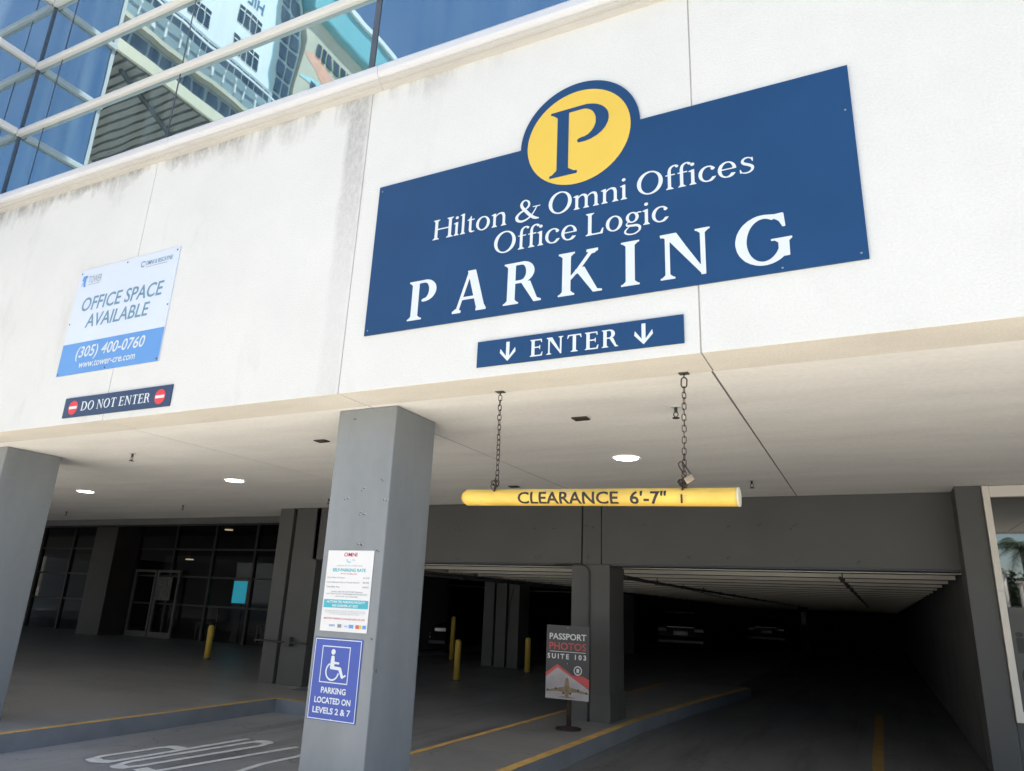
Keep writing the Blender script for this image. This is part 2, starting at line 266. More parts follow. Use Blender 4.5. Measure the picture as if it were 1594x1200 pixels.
# ------------------------------------------------------------------ lettering
GLYPHS = json.loads('''{"H":[670,[[6,1,3,6,4,27,24,33,59,68,62,76,62,621,60,631,25,666,4,673,4,697,11,700,206,700,214,699,217,696,216,673,196,667,163,634,158,626,158,386,160,379,166,378,510,379,512,386,512,626,507,634,474,667,454,673,453,696,461,700,659,700,665,699,667,691,666,673,649,669,644,665,610,631,608,619,608,76,611,68,646,33,666,27,666,3,659,0,464,0,456,1,453,4,454,27,474,33,507,66,512,74,512,326,510,334,169,335,160,334,158,326,158,74,163,66,196,33,216,27,217,4,209,0]]],"I":[240,[[11,1,8,6,9,27,29,33,69,69,72,76,72,621,69,631,41,657,26,669,9,673,8,696,16,700,229,699,232,694,231,673,211,667,171,631,168,624,168,79,171,69,199,43,214,31,231,27,232,4,224,0]]],"L":[500,[[6,1,3,6,4,27,24,33,59,68,62,76,62,621,60,631,25,666,4,673,3,696,6,699,14,700,219,700,227,696,226,673,204,667,158,626,158,386,158,79,159,71,186,48,194,45,384,46,391,54,444,171,449,175,469,175,472,174,474,169,457,14,454,4,451,1,444,0]]],"O":[690,[[319,-14,266,-4,211,17,169,43,144,63,101,108,68,159,53,189,36,236,23,299,20,324,20,376,28,431,36,464,56,516,71,546,93,581,116,610,141,635,191,672,239,695,301,712,326,715,371,714,424,704,479,683,521,657,546,637,589,592,622,541,637,511,654,464,667,401,670,376,670,324,662,269,654,236,634,184,619,154,597,119,574,90,549,65,499,28,451,5,389,-12,364,-15],[308,31,339,30,389,43,414,56,436,71,466,98,506,151,528,191,547,239,565,319,567,349,567,414,565,436,554,489,542,526,529,554,504,594,474,627,446,647,424,658,382,669,351,670,301,657,276,644,254,629,224,602,184,549,162,509,143,461,125,381,123,351,123,286,125,264,136,211,148,174,161,146,186,106,216,73,244,53,266,42]]],"D":[680,[[6,1,3,6,4,27,24,33,59,68,62,76,62,621,60,631,25,666,4,673,4,697,14,700,291,700,321,697,381,684,416,672,454,654,501,624,522,606,556,572,594,519,619,466,627,444,637,396,640,371,640,329,635,289,627,256,614,221,597,186,567,141,522,94,479,61,436,37,404,23,371,13,336,5,294,0],[160,44,264,43,279,49,296,50,331,58,365,71,391,86,422,109,455,141,484,183,504,224,522,284,527,319,527,384,517,439,503,479,481,522,455,559,441,572,421,592,391,614,366,628,331,642,296,650,279,651,264,657,166,657,158,654,158,54]]],"P":[510,[[6,1,3,6,4,27,24,33,59,68,62,76,62,619,60,631,26,665,21,669,4,673,3,694,5,699,294,700,316,697,361,684,386,672,409,656,431,637,447,619,466,589,477,561,482,541,485,521,485,489,477,451,464,419,447,391,430,371,391,341,351,322,331,316,299,310,241,310,236,314,228,334,234,346,246,353,266,359,289,361,319,373,342,394,364,429,374,456,380,481,380,531,372,569,356,604,345,619,326,637,311,647,294,654,274,657,160,656,158,646,158,76,159,71,169,63,206,33,230,29,232,24,232,6,230,1,224,0]]],"R":[590,[[6,1,3,6,4,27,24,33,59,68,62,76,62,619,60,631,26,665,21,669,4,673,3,694,5,699,299,700,329,694,374,677,406,655,427,634,444,611,462,574,470,536,470,506,462,466,439,421,406,385,368,359,378,349,408,289,518,64,529,56,581,31,585,21,585,6,582,1,471,1,441,49,271,336,261,340,169,340,160,339,158,331,158,74,163,66,196,33,216,27,217,4,209,0],[160,384,266,383,304,396,321,408,334,421,349,446,359,471,365,499,365,541,362,564,352,594,331,625,306,647,284,655,261,657,169,657,159,655,158,394]]],"A":[620,[[24,1,20,6,21,35,39,39,66,62,76,67,89,68,94,75,272,691,270,709,272,714,366,715,376,711,476,333,543,76,548,69,559,67,564,64,573,39,586,37,589,34,590,6,587,1,429,0,421,3,421,34,426,37,441,38,444,44,402,206,397,214,191,215,183,214,178,206,135,56,136,51,149,40,169,35,169,3,161,0],[196,259,379,258,386,261,317,531,299,599,296,603,291,599,198,279,194,264]]],"K":[640,[[6,1,3,6,4,27,24,33,59,68,62,76,62,621,60,631,25,666,4,673,4,697,11,700,206,700,214,699,217,696,216,673,196,667,163,634,158,626,158,306,159,296,161,296,236,378,241,386,239,399,259,407,266,413,433,646,435,651,429,657,421,660,404,661,401,664,400,694,403,699,567,699,570,691,569,663,551,659,514,630,484,630,475,626,341,439,339,431,555,54,566,43,626,29,630,21,629,3,619,0,509,0,499,3,279,334,274,339,261,331,246,327,181,255,174,250,161,249,158,244,158,74,163,66,196,33,216,27,216,3,209,0]]],"N":[690,[[31,1,28,6,29,27,51,33,87,66,92,76,92,621,89,632,64,655,56,657,36,658,31,660,28,676,29,697,36,700,196,700,204,699,208,696,544,137,547,139,547,149,547,624,542,634,506,667,484,673,483,694,485,699,491,700,609,700,661,699,665,694,665,679,662,671,646,669,624,650,603,629,600,621,601,2,596,0,556,0,549,3,545,21,149,573,146,571,145,561,145,79,150,69,189,33,209,27,210,6,207,1,201,0]]],"G":[710,[[324,-17,291,-12,249,1,183,34,126,80,91,124,64,166,48,201,33,246,20,324,20,376,23,401,33,454,48,499,76,554,106,597,129,622,184,667,251,700,291,712,326,717,379,717,499,700,561,705,596,705,602,701,605,691,617,519,617,504,611,500,589,500,581,504,546,586,501,627,491,633,479,629,474,630,439,651,414,662,366,670,334,667,311,662,286,652,264,639,231,612,208,589,178,546,153,494,141,456,130,409,125,361,125,316,136,244,150,196,161,171,176,141,200,106,233,74,254,58,291,40,336,30,359,30,399,38,431,52,469,78,502,111,527,146,537,169,536,279,524,292,496,314,443,316,440,326,440,339,443,344,676,345,682,344,685,339,684,318,661,312,636,287,633,281,632,84,630,76,576,73,544,46,514,26,476,7,439,-7,381,-17]]],"E":[530,[[6,1,3,6,4,27,24,33,59,68,62,76,62,621,60,631,25,666,4,673,3,696,6,699,14,700,441,700,451,697,465,571,464,559,459,555,444,555,437,559,398,651,391,657,191,657,184,655,160,631,158,621,158,394,164,388,206,388,349,388,354,394,371,446,376,450,391,449,395,441,395,276,389,270,376,270,371,274,357,329,352,341,349,344,160,344,158,334,158,79,160,69,184,45,191,43,406,43,411,46,417,56,465,161,471,165,489,165,494,161,492,144,470,4,466,1,459,0]]],"T":[620,[[191,1,188,6,189,27,214,33,251,63,261,71,262,76,262,651,260,656,254,657,116,656,111,650,66,545,61,541,41,540,38,541,36,546,58,696,66,700,429,700,560,699,565,684,584,546,582,541,579,540,561,540,555,544,509,650,504,656,366,657,358,654,358,76,359,71,369,63,406,33,430,29,432,24,432,4,424,0]]],"H*":[670,[[-9,1,-12,6,-11,27,9,33,44,68,47,76,47,619,45,631,11,665,6,669,-11,673,-12,694,-10,699,221,700,231,697,231,673,211,667,178,634,173,626,173,394,175,386,181,385,495,386,497,394,497,626,492,634,459,667,439,673,439,697,446,700,674,700,682,696,683,684,681,673,660,666,625,631,623,621,623,76,626,68,661,33,681,27,682,6,680,1,446,0,438,4,439,27,459,33,492,66,497,74,497,326,495,334,184,335,175,334,173,326,173,74,178,66,211,33,231,27,232,4,224,0]]],"I*":[240,[[-4,1,-7,6,-6,27,16,33,52,66,57,76,57,621,54,632,16,667,-6,673,-7,696,1,700,244,699,247,694,246,673,224,667,188,634,183,624,183,79,186,68,224,33,246,27,247,4,239,0]]],"L*":[500,[[-9,1,-12,6,-11,27,9,33,44,68,47,76,47,621,45,631,10,666,-11,673,-12,696,-9,699,-1,700,234,700,241,697,241,673,236,670,224,670,214,664,178,634,173,626,173,411,173,79,175,69,189,58,196,55,384,55,392,64,444,171,449,175,469,175,472,174,474,169,457,14,454,4,451,1,444,0]]],"O*":[690,[[319,-14,266,-4,211,17,169,43,144,63,101,108,68,159,53,189,36,236,23,299,20,324,20,376,28,431,36,464,56,516,71,546,93,581,116,610,141,635,191,672,239,695,301,712,326,715,371,714,424,704,479,683,521,657,546,637,589,592,622,541,637,511,654,464,667,401,670,376,670,324,662,269,654,236,634,184,619,154,597,119,574,90,549,65,499,28,451,5,389,-12,364,-15],[298,41,339,40,369,48,409,71,442,101,477,149,501,196,519,249,532,306,537,349,537,426,530,479,517,526,497,571,466,615,434,642,409,654,392,659,351,660,321,652,281,629,248,599,213,551,189,504,171,451,158,394,153,351,153,274,160,221,173,174,193,129,224,85,256,58,281,46]]],"D*":[680,[[-9,1,-12,6,-11,27,9,33,44,68,47,76,47,621,45,631,10,666,-11,673,-11,697,-1,700,291,700,321,697,381,684,416,672,454,654,501,624,522,606,556,572,594,519,619,466,627,444,637,396,640,371,640,329,635,289,627,256,614,220,596,184,577,154,557,129,506,80,454,46,404,23,351,8,291,0],[175,51,264,50,274,57,326,68,359,83,389,104,414,125,439,156,466,201,487,259,492,284,497,319,497,384,487,441,466,497,444,536,417,571,391,595,364,614,319,634,274,643,264,650,181,650,173,646,173,61]]],"P*":[510,[[-9,1,-12,6,-11,27,9,33,44,68,47,76,47,619,45,631,11,665,6,669,-11,673,-12,694,-10,699,299,700,331,694,364,683,391,669,426,642,457,604,466,589,477,561,485,524,485,486,477,451,472,436,464,419,447,391,424,365,399,346,376,333,354,323,316,313,296,310,246,310,236,313,228,336,236,356,264,367,289,371,306,381,319,394,337,424,344,444,352,484,352,531,350,549,339,586,327,611,312,629,296,642,281,647,256,650,175,649,173,639,173,76,176,69,221,33,245,29,247,24,247,4,239,0]]],"R*":[590,[[-9,1,-12,6,-11,27,9,33,44,68,47,76,47,619,45,631,11,665,6,669,-11,673,-12,694,-10,699,299,700,329,694,359,684,379,674,407,654,430,631,447,606,462,574,470,534,470,506,467,486,462,466,444,429,430,409,407,386,368,359,371,356,404,355,409,352,426,308,519,64,529,56,581,31,585,21,585,6,582,1,479,0,469,3,271,336,261,340,184,340,175,339,173,331,173,74,178,66,211,33,231,27,232,4,224,0],[175,391,266,391,274,397,286,400,297,406,314,426,327,451,335,481,337,499,337,541,329,584,322,604,310,624,302,634,291,642,266,650,181,650,173,646,173,399]]],"A*":[620,[[24,1,20,6,21,42,41,48,69,74,87,76,92,86,262,671,262,679,254,709,256,714,384,715,391,712,484,365,558,81,561,76,571,75,575,71,574,48,589,41,590,9,587,1,429,0,421,3,420,39,427,49,427,54,387,206,381,214,196,215,187,214,183,209,140,61,141,56,149,48,166,44,169,41,169,3,161,0],[203,266,361,265,369,269,307,506,292,564,289,567,286,565,203,281,201,271]]],"K*":[640,[[-9,1,-12,6,-11,27,9,33,44,68,47,76,47,621,45,631,10,666,-11,673,-11,697,-4,700,221,700,229,699,232,696,231,673,211,667,178,634,173,626,173,329,173,321,176,319,189,330,237,386,239,399,251,404,259,411,424,641,427,646,424,651,406,653,401,656,400,691,403,699,567,699,570,691,569,655,549,650,521,624,491,622,479,621,470,611,348,441,340,426,349,425,369,429,374,424,559,49,566,43,626,29,630,21,629,3,619,0,509,0,499,3,284,326,276,335,250,326,196,265,184,253,175,249,173,244,173,74,178,66,211,33,231,27,231,3,224,0]]],"N*":[690,[[26,1,23,6,24,27,46,33,82,66,87,76,87,621,85,631,66,649,36,650,31,653,29,666,23,676,24,697,31,700,229,700,236,700,241,696,362,466,532,161,539,153,541,154,542,164,542,624,537,634,501,667,479,673,478,694,480,699,486,700,619,700,666,699,670,694,670,679,667,671,651,669,629,650,608,629,605,621,604,3,594,0,551,0,544,3,542,24,534,36,159,561,154,566,151,564,150,556,150,79,155,69,194,33,214,27,215,6,212,1,206,0]]],"G*":[710,[[324,-17,291,-12,249,1,183,34,126,80,91,124,64,166,48,201,33,246,20,324,20,376,23,401,33,454,48,499,76,554,106,597,129,622,184,667,251,700,291,712,326,717,381,717,499,700,561,705,596,705,602,701,605,689,617,519,617,504,611,500,589,500,581,504,545,589,516,615,491,633,464,621,436,639,411,652,381,660,351,660,310,649,273,626,249,605,231,584,211,554,191,514,173,464,165,431,158,384,155,341,158,291,163,254,176,201,186,174,204,136,221,111,246,83,266,66,299,48,329,40,359,40,386,46,419,61,450,84,477,114,499,146,522,196,522,279,484,314,443,316,440,326,440,339,443,344,676,345,682,344,685,339,684,318,671,310,648,284,647,84,645,76,579,74,544,46,514,26,476,7,439,-7,381,-17]]],"E*":[530,[[-9,1,-12,6,-11,27,9,33,44,68,47,76,47,621,45,631,10,666,-11,673,-12,696,-9,699,-1,700,441,700,451,697,465,571,464,559,459,555,444,555,437,559,398,644,391,650,199,650,191,647,175,631,173,621,173,401,179,395,206,395,349,396,354,401,371,446,379,450,392,449,395,441,395,276,389,270,376,270,371,274,357,329,352,341,349,344,175,344,173,334,173,79,175,69,191,53,199,50,406,50,414,59,465,161,471,165,489,165,494,161,492,144,470,4,466,1,459,0]]],"T*":[620,[[176,1,173,6,174,27,199,33,244,69,247,76,247,644,245,649,239,650,116,649,111,641,65,544,59,540,39,541,36,544,38,561,58,696,66,700,444,700,554,700,561,697,584,546,582,541,579,540,561,540,555,544,509,641,504,649,381,650,373,646,373,76,376,69,421,33,445,29,447,24,447,4,439,0]]],"i":[195,[[21,1,18,6,18,21,34,31,57,64,60,71,60,389,59,394,54,397,6,414,3,419,3,434,9,439,56,451,64,464,109,465,124,469,136,471,140,464,140,69,168,29,181,22,182,6,180,1,174,0],[89,576,74,582,61,591,51,609,48,629,53,646,64,662,89,674,106,675,126,667,139,654,147,634,147,616,139,596,126,583,106,575]]],"l":[195,[[21,1,18,6,18,21,34,31,57,64,60,71,60,636,56,646,6,664,3,669,3,681,9,689,56,701,64,714,109,715,124,719,136,721,140,714,140,71,143,64,166,31,181,22,182,6,180,1,174,0]]],"t":[275,[[166,-2,139,7,119,20,103,39,91,64,85,109,85,419,79,425,34,426,30,434,31,457,84,477,91,492,107,509,128,556,139,564,154,572,159,569,160,501,165,466,169,461,249,460,254,457,255,451,255,431,251,426,171,425,165,419,165,104,168,81,176,61,194,46,224,40,256,42,271,39,275,31,271,21,221,3,196,-2]]],"n":[505,[[31,1,28,6,28,21,44,31,67,64,70,71,70,384,69,389,64,392,16,409,13,414,13,426,19,434,66,446,71,457,76,460,119,460,144,466,149,464,150,401,151,396,154,396,180,424,201,439,239,459,274,470,309,472,344,467,369,457,386,445,399,432,411,414,417,399,431,334,435,324,435,74,439,63,463,29,477,21,477,6,474,1,321,0,313,4,314,22,327,29,355,69,355,306,339,371,327,394,299,414,281,420,266,420,236,412,206,396,184,377,150,336,150,71,153,64,176,31,191,22,192,4,184,0]]],"m":[740,[[31,1,28,6,28,21,44,31,67,64,70,71,70,384,69,389,64,392,16,409,13,414,13,426,19,434,66,446,71,457,76,460,119,460,146,466,150,459,150,406,151,401,154,401,179,427,194,440,234,463,251,469,271,472,311,469,341,459,369,440,383,421,397,384,401,380,424,407,446,430,484,456,516,469,539,472,574,470,604,461,626,447,641,432,654,409,664,374,671,334,675,324,675,69,701,29,714,22,715,6,712,1,706,0,558,1,555,6,556,21,569,29,594,66,595,111,595,304,582,366,571,392,551,409,524,420,499,414,456,390,406,334,410,321,410,69,436,29,449,22,449,4,441,0,293,1,290,6,291,21,304,29,327,64,330,71,330,304,317,366,307,391,296,402,284,411,264,419,254,420,229,412,209,402,191,389,150,336,150,71,153,64,176,31,191,22,192,4,184,0]]],"o":[480,[[219,-14,171,-2,139,13,106,38,85,59,69,81,47,121,36,151,25,206,25,249,33,296,53,349,83,394,113,424,145,446,189,464,216,470,261,470,299,462,339,444,367,424,406,382,429,344,447,296,455,249,455,209,444,151,432,119,411,81,395,59,374,38,341,13,304,-4,259,-15],[218,26,234,25,270,36,295,54,317,79,334,105,349,139,359,171,367,219,367,274,365,294,357,329,344,361,329,386,314,405,289,422,264,430,239,430,214,421,191,407,168,384,153,364,133,324,118,274,113,239,113,181,115,161,123,126,133,101,153,66,173,46,196,32]]],"c":[440,[[224,-14,196,-9,174,-2,154,7,124,26,91,55,63,94,47,126,38,151,28,201,28,251,38,306,59,356,89,397,114,422,141,442,170,456,194,464,221,470,264,470,314,464,331,457,377,421,405,394,424,364,421,361,408,359,397,339,379,324,361,320,341,326,325,341,318,361,321,381,328,396,317,409,291,424,271,430,246,430,224,423,196,407,171,382,161,369,143,339,131,309,121,274,115,241,113,206,115,171,121,141,131,109,153,69,176,45,201,31,231,25,264,32,281,41,301,55,326,83,349,119,431,120,435,119,437,114,419,81,400,56,366,20,341,1,324,-7,301,-12,266,-15]]],"e":[470,[[219,-14,184,-7,156,4,115,31,89,58,71,81,51,119,41,144,30,189,28,214,28,241,33,281,43,319,56,349,73,379,95,406,139,442,171,458,189,464,216,470,264,470,306,459,341,442,361,427,384,407,406,379,424,350,434,326,447,284,450,259,452,229,446,223,124,222,116,220,115,179,118,156,126,121,133,101,143,81,164,53,191,33,226,25,254,31,265,36,286,50,305,69,331,106,336,110,396,103,421,102,429,96,427,86,380,29,369,18,342,-1,309,-12,276,-15],[123,256,362,256,365,261,365,279,357,326,341,366,326,391,310,409,299,417,279,427,266,430,241,429,224,424,208,416,183,396,161,369,152,354,139,327,128,299,120,266]]],"s":[400,[[191,-14,169,-12,134,-4,114,3,79,23,71,13,59,16,50,21,45,59,43,121,44,127,49,130,61,129,65,126,69,119,81,66,86,56,94,48,116,33,156,23,189,23,221,28,234,33,260,49,282,71,292,86,297,104,297,116,292,139,285,151,266,170,219,204,149,241,128,256,113,271,96,294,83,319,78,339,78,366,87,394,104,422,125,444,146,457,166,464,196,470,211,470,229,470,259,462,279,451,309,429,314,431,321,439,339,440,344,437,347,404,349,324,346,321,339,320,331,321,327,324,302,394,297,401,266,424,244,432,221,432,206,429,186,422,166,410,154,392,143,366,143,356,146,345,155,331,178,309,254,272,314,229,334,210,347,194,357,174,362,154,365,124,359,91,351,71,334,45,304,18,279,2,259,-7,216,-15]]],"f":[285,[[46,1,43,6,44,22,58,29,87,64,90,71,90,416,89,422,84,425,38,426,35,431,36,456,41,460,84,460,89,464,90,554,94,564,101,601,111,636,117,651,130,671,158,699,171,709,199,726,229,735,274,735,309,727,324,716,341,709,349,702,357,689,357,674,349,654,336,644,319,640,300,644,291,650,282,661,278,674,279,689,277,691,256,692,241,689,221,679,201,659,182,629,175,604,170,541,171,463,179,460,264,460,270,454,270,431,266,426,176,425,170,419,170,71,175,64,211,28,229,22,229,4,221,0]]],"g":[460,[[189,-227,129,-219,89,-207,59,-192,40,-179,19,-154,11,-139,5,-119,6,-91,18,-64,43,-34,85,9,109,29,112,34,109,37,84,46,66,58,54,74,48,94,48,114,57,141,68,156,98,184,97,189,81,209,67,231,53,274,50,291,50,319,61,364,67,379,81,402,99,422,118,439,141,453,156,459,199,470,229,470,259,464,289,453,326,429,349,443,371,450,391,450,436,444,444,440,449,432,448,416,444,410,436,406,420,406,386,412,371,412,359,409,352,404,351,399,364,376,377,339,380,319,380,289,374,261,363,231,349,208,326,183,286,156,259,146,229,140,201,140,181,143,156,151,126,165,121,166,95,141,88,131,88,116,93,106,101,101,119,96,229,85,301,82,346,72,381,54,405,36,424,11,434,-11,437,-26,437,-64,429,-99,421,-119,409,-137,379,-167,341,-193,306,-211,289,-217,246,-225,216,-227],[193,-189,209,-190,254,-185,301,-168,339,-142,356,-125,369,-106,375,-86,375,-59,369,-36,360,-21,346,-8,321,6,301,12,226,18,145,29,88,-34,64,-74,55,-96,55,-111,61,-129,71,-144,84,-154,109,-169,141,-182,166,-187],[205,179,219,178,234,181,249,188,265,201,279,221,287,236,294,259,300,289,300,321,297,339,281,385,261,412,244,424,225,431,211,432,196,429,181,422,165,409,151,389,143,374,136,351,130,321,130,289,133,271,149,225,169,198,186,186]]],"&":[740,[[196,-39,164,-34,124,-21,91,-4,56,23,31,59,18,91,13,121,13,159,18,189,31,216,44,237,64,260,99,292,134,319,154,332,215,361,220,366,219,371,187,421,164,466,151,504,145,534,145,571,157,611,179,649,208,679,228,691,261,702,276,705,304,705,321,702,349,691,384,667,410,641,423,621,434,594,442,554,442,509,435,474,424,449,409,428,386,405,341,371,338,366,435,241,486,181,489,179,494,181,537,244,587,329,615,394,614,398,609,400,524,401,520,409,520,424,523,429,626,430,639,432,654,430,737,429,740,424,740,409,736,401,654,400,646,397,617,316,566,219,521,146,524,141,549,118,596,81,651,46,711,17,717,4,709,-9,701,-12,641,-17,611,-15,591,-9,566,1,534,18,491,49,464,72,459,73,429,49,387,19,335,-9,266,-32,216,-40],[203,31,251,30,299,41,321,48,359,64,379,76,399,89,423,109,422,114,370,174,286,282,259,316,251,314,214,294,174,267,141,235,111,194,101,171,98,154,98,131,103,106,118,79,151,52,179,38],[298,416,304,416,319,426,357,461,374,488,380,514,380,554,369,596,359,616,341,640,324,654,309,662,296,662,281,659,251,642,234,616,225,584,225,549,237,511,258,471]]]}''')
def curve_mesh(cu):
    ob = bpy.data.objects.new('tmp', cu); COL.objects.link(ob)
    dg = bpy.context.evaluated_depsgraph_get(); me = bpy.data.meshes.new_from_object(ob.evaluated_get(dg))
    bpy.data.objects.remove(ob); bpy.data.curves.remove(cu)
    return me
def serif_mesh(s, bold, track=0.0, wordgap=230):
    cu = bpy.data.curves.new('serif', 'CURVE'); cu.dimensions = '2D'; cu.fill_mode = 'BOTH'
    x = 0.0
    for ch in s:
        if ch == ' ': x += wordgap+track; continue
        adv, loops = GLYPHS[ch+('*' if bold else '')]
        for lp in loops:
            sp = cu.splines.new('POLY'); n = len(lp)//2; sp.points.add(n-1)
            for i in range(n): sp.points[i].co = (x+lp[2*i], lp[2*i+1], 0, 1)
            sp.use_cyclic_u = True
        x += adv+track
    return curve_mesh(cu)
def sans_mesh(s, off=0.0, shear=0.0, space=1.0):
    cu = bpy.data.curves.new('sans', 'FONT'); cu.body = s; cu.size = 1.0; cu.offset = off; cu.shear = shear; cu.space_character = space
    cu.resolution_u = 3
    return curve_mesh(cu)
_cap = {}
def fit_mesh(me, u0, u1, v0, h, capraw):
    xs = [v.co.x for v in me.vertices]; a, b = min(xs), max(xs)
    k = (u1-u0)/(b-a); kv = h/capraw
    for v in me.vertices: v.co = Vector((u0+(v.co.x-a)*k, v0+v.co.y*kv, 0))
CAPS = None
def capsans():
    global CAPS
    if CAPS is None:
        me = sans_mesh('H'); CAPS = max(v.co.y for v in me.vertices); bpy.data.meshes.remove(me)
    return CAPS
def on_wall(me, y, thick=.0015):
    # (u,v) -> facade plane (x, y, z) facing -Y, with a little thickness
    bm = bmesh.new(); bm.from_mesh(me); bmesh.ops.remove_doubles(bm, verts=bm.verts[:], dist=1e-6)
    for v in bm.verts: v.co = Vector((v.co.x, y, v.co.y))
    return bm
def letters(name, s, u0, u1, v0, h, y, m, parent, serif=None, bold=True, off=0.0, shear=0.0, track=0.0, space=1.0, wordgap=230):
    if serif: me = serif_mesh(s, bold, track, wordgap); fit_mesh(me, u0, u1, v0, h, 700.0)
    else: me = sans_mesh(s, off, shear, space); fit_mesh(me, u0, u1, v0, h, capsans())
    bm = on_wall(me, y); bpy.data.meshes.remove(me)
    for f in bm.faces:
        f.normal_update()
    me2 = bpy.data.meshes.new(name)
    for f in bm.faces:
        if f.normal.y > 0: f.normal_flip()
    bm.to_mesh(me2); bm.free(); me2.materials.append(m)
    return link(name, me2, parent)
def wall_poly(name, pts, y, m, parent, thick=0.0, holes=None):
    # polygon given in (x, z); with thickness it is a board reaching back from y
    bm = bmesh.new()
    fr = [bm.verts.new((x, y, z)) for x, z in pts]; bm.faces.new(fr)
    if thick:
        bk = [bm.verts.new((x, y+thick, z)) for x, z in pts]; bm.faces.new(bk[::-1]); n = len(pts)
        for i in range(n): bm.faces.new((fr[i], bk[i], bk[(i+1) % n], fr[(i+1) % n]))
    return done(name, bm, m, parent)
def circ(cx, cz, r, n=40, rz=None, a0=0, a1=2*math.pi):
    return [(cx+r*math.cos(a0+(a1-a0)*i/n), cz+(rz or r)*math.sin(a0+(a1-a0)*i/n)) for i in range(n+(0 if a1-a0 > 6.28 else 1))]
def ring_poly(name, cx, cz, r1, r0, y, m, parent, n=40, a0=0, a1=2*math.pi):
    bm = bmesh.new(); k = n
    A = [bm.verts.new((cx+r1*math.cos(a0+(a1-a0)*i/k), y, cz+r1*math.sin(a0+(a1-a0)*i/k))) for i in range(k+1)]
    B = [bm.verts.new((cx+r0*math.cos(a0+(a1-a0)*i/k), y, cz+r0*math.sin(a0+(a1-a0)*i/k))) for i in range(k+1)]
    for i in range(k): bm.faces.new((A[i], A[i+1], B[i+1], B[i]))
    return done(name, bm, m, parent)
# ================================================================== the ground
GY0 = 3.4
structure(boxo('ground', (-400, -400, -1.2, 400, 400, -.012), M_CONC))
structure(boxo('road', (-200, -24, -.2, 200, -9, -.006), M_ASPH))
bm = bmesh.new(); box(bm, -45, 3.3, -.3, -3.002, 60, 0); structure(done('exit_lane', bm, M_FLOOR))
bm = bmesh.new(); box(bm, -3.0, 3.3, -.3, 40, 60, 0); structure(done('entry_lane', bm, M_GFL))
bm = bmesh.new(); box(bm, -60, -8.9, -.3, 60, 3.29, 0); structure(done('driveway', bm, M_CONC))
# raised walkway on the left, island in the middle, both with real kerb faces
bm = bmesh.new(); prism(bm, [(-40, 3.35), (-7.45, 3.35), (-7.45, 8.0), (-6.6, 8.0), (-6.6, 8.9), (-8.05, 8.9), (-8.05, 10.6), (-11.9, 14.9), (-11.9, 24), (-40, 24)], -.25, .163)
structure(done('raised_walkway', bm, [M_WALK, M_KERB]))
o = bpy.data.objects['raised_walkway']
for p in o.data.polygons:
    if abs(p.normal.z) < .5: p.material_index = 1
isl = [(-4.10, 3.35), (-2.98, 3.35), (-2.96, 6.1), (-2.90, 9.9), (-2.68, 12.6), (-2.38, 15.5), (-2.62, 15.6), (-4.0, 15.0), (-4.02, 9.9)]
bm = bmesh.new(); prism(bm, isl, -.25, .16); o = structure(done('kerbed_island', bm, [M_WALK, M_KERB]))
for p in o.data.polygons:
    if abs(p.normal.z) < .5: p.material_index = 1
def strip(name, pts, w, z, m, side=1):
    bm = bmesh.new(); P = [Vector((x, y, 0)) for x, y in pts]; L_, R_ = [], []
    Q = []
    for i in range(len(P)-1):
        n = max(1, int((P[i+1]-P[i]).length/.12))
        for k in range(n): Q.append(P[i].lerp(P[i+1], k/n))
    Q.append(P[-1])
    for i, p in enumerate(Q):
        d = (Q[min(i+1, len(Q)-1)]-Q[max(0, i-1)]).normalized(); nrm = Vector((-d.y, d.x, 0))*side
        j = noise.noise(Vector((p.x*3, p.y*5, 1.3)))*.012
        L_.append(bm.verts.new((p.x, p.y, z))); q = p+nrm*(w+j); R_.append(bm.verts.new((q.x, q.y, z)))
    for i in range(len(Q)-1): bm.faces.new((L_[i], L_[i+1], R_[i+1], R_[i]))
    return structure(done(name, bm, m))
strip('yellow_kerb_paint', [(-7.452, 3.4), (-7.452, 7.998), (-6.602, 7.998)], .085, .1665, M_YEL, 1)
strip('yellow_kerb_paint', [(-2.982, 3.4), (-2.962, 6.1), (-2.902, 9.9), (-2.682, 12.6), (-2.39, 15.4)], .10, .1635, M_YEL, 1)
strip('yellow_kerb_paint', [(-4.098, 3.4), (-4.018, 9.9), (-4.0, 14.9)], .075, .1635, M_YEL, -1)
strip('yellow_lane_line', [(-.10, 5), (-.12, 9.3), (-.11, 14.5)], .115, .004, M_YELL, 1)
# STOP painted on the exit lane, read by drivers who leave
def ribbon(bm, pts, w, z=.004):
    P = [Vector((x, y, 0)) for x, y in pts]; A, B = [], []
    for i, p in enumerate(P):
        d = (P[min(i+1, len(P)-1)]-P[max(0, i-1)]).normalized(); n = Vector((-d.y, d.x, 0))
        ww = w*(1.0 if abs(d.y) > abs(d.x)*1.5 else 1.9)
        A.append(bm.verts.new((p.x+n.x*ww/2, p.y+n.y*ww/2, z))); B.append(bm.verts.new((p.x-n.x*ww/2, p.y-n.y*ww/2, z)))
    for i in range(len(P)-1): bm.faces.new((A[i], A[i+1], B[i+1], B[i]))
def arcpts(cx, cy, rx, ry, a0, a1, n=10): return [(cx+rx*math.cos(R(a0+(a1-a0)*i/n)), cy+ry*math.sin(R(a0+(a1-a0)*i/n))) for i in range(n+1)]
root = empty('stop_marking', (-5.8, 5.6, 0)); root['kind'] = 'structure'
W = .07
def stopletter(paths, z=.004):
    bm = bmesh.new()
    for i, p in enumerate(paths): ribbon(bm, p, W, z+.0015*i)
    return done('letter', bm, M_MARK, root)
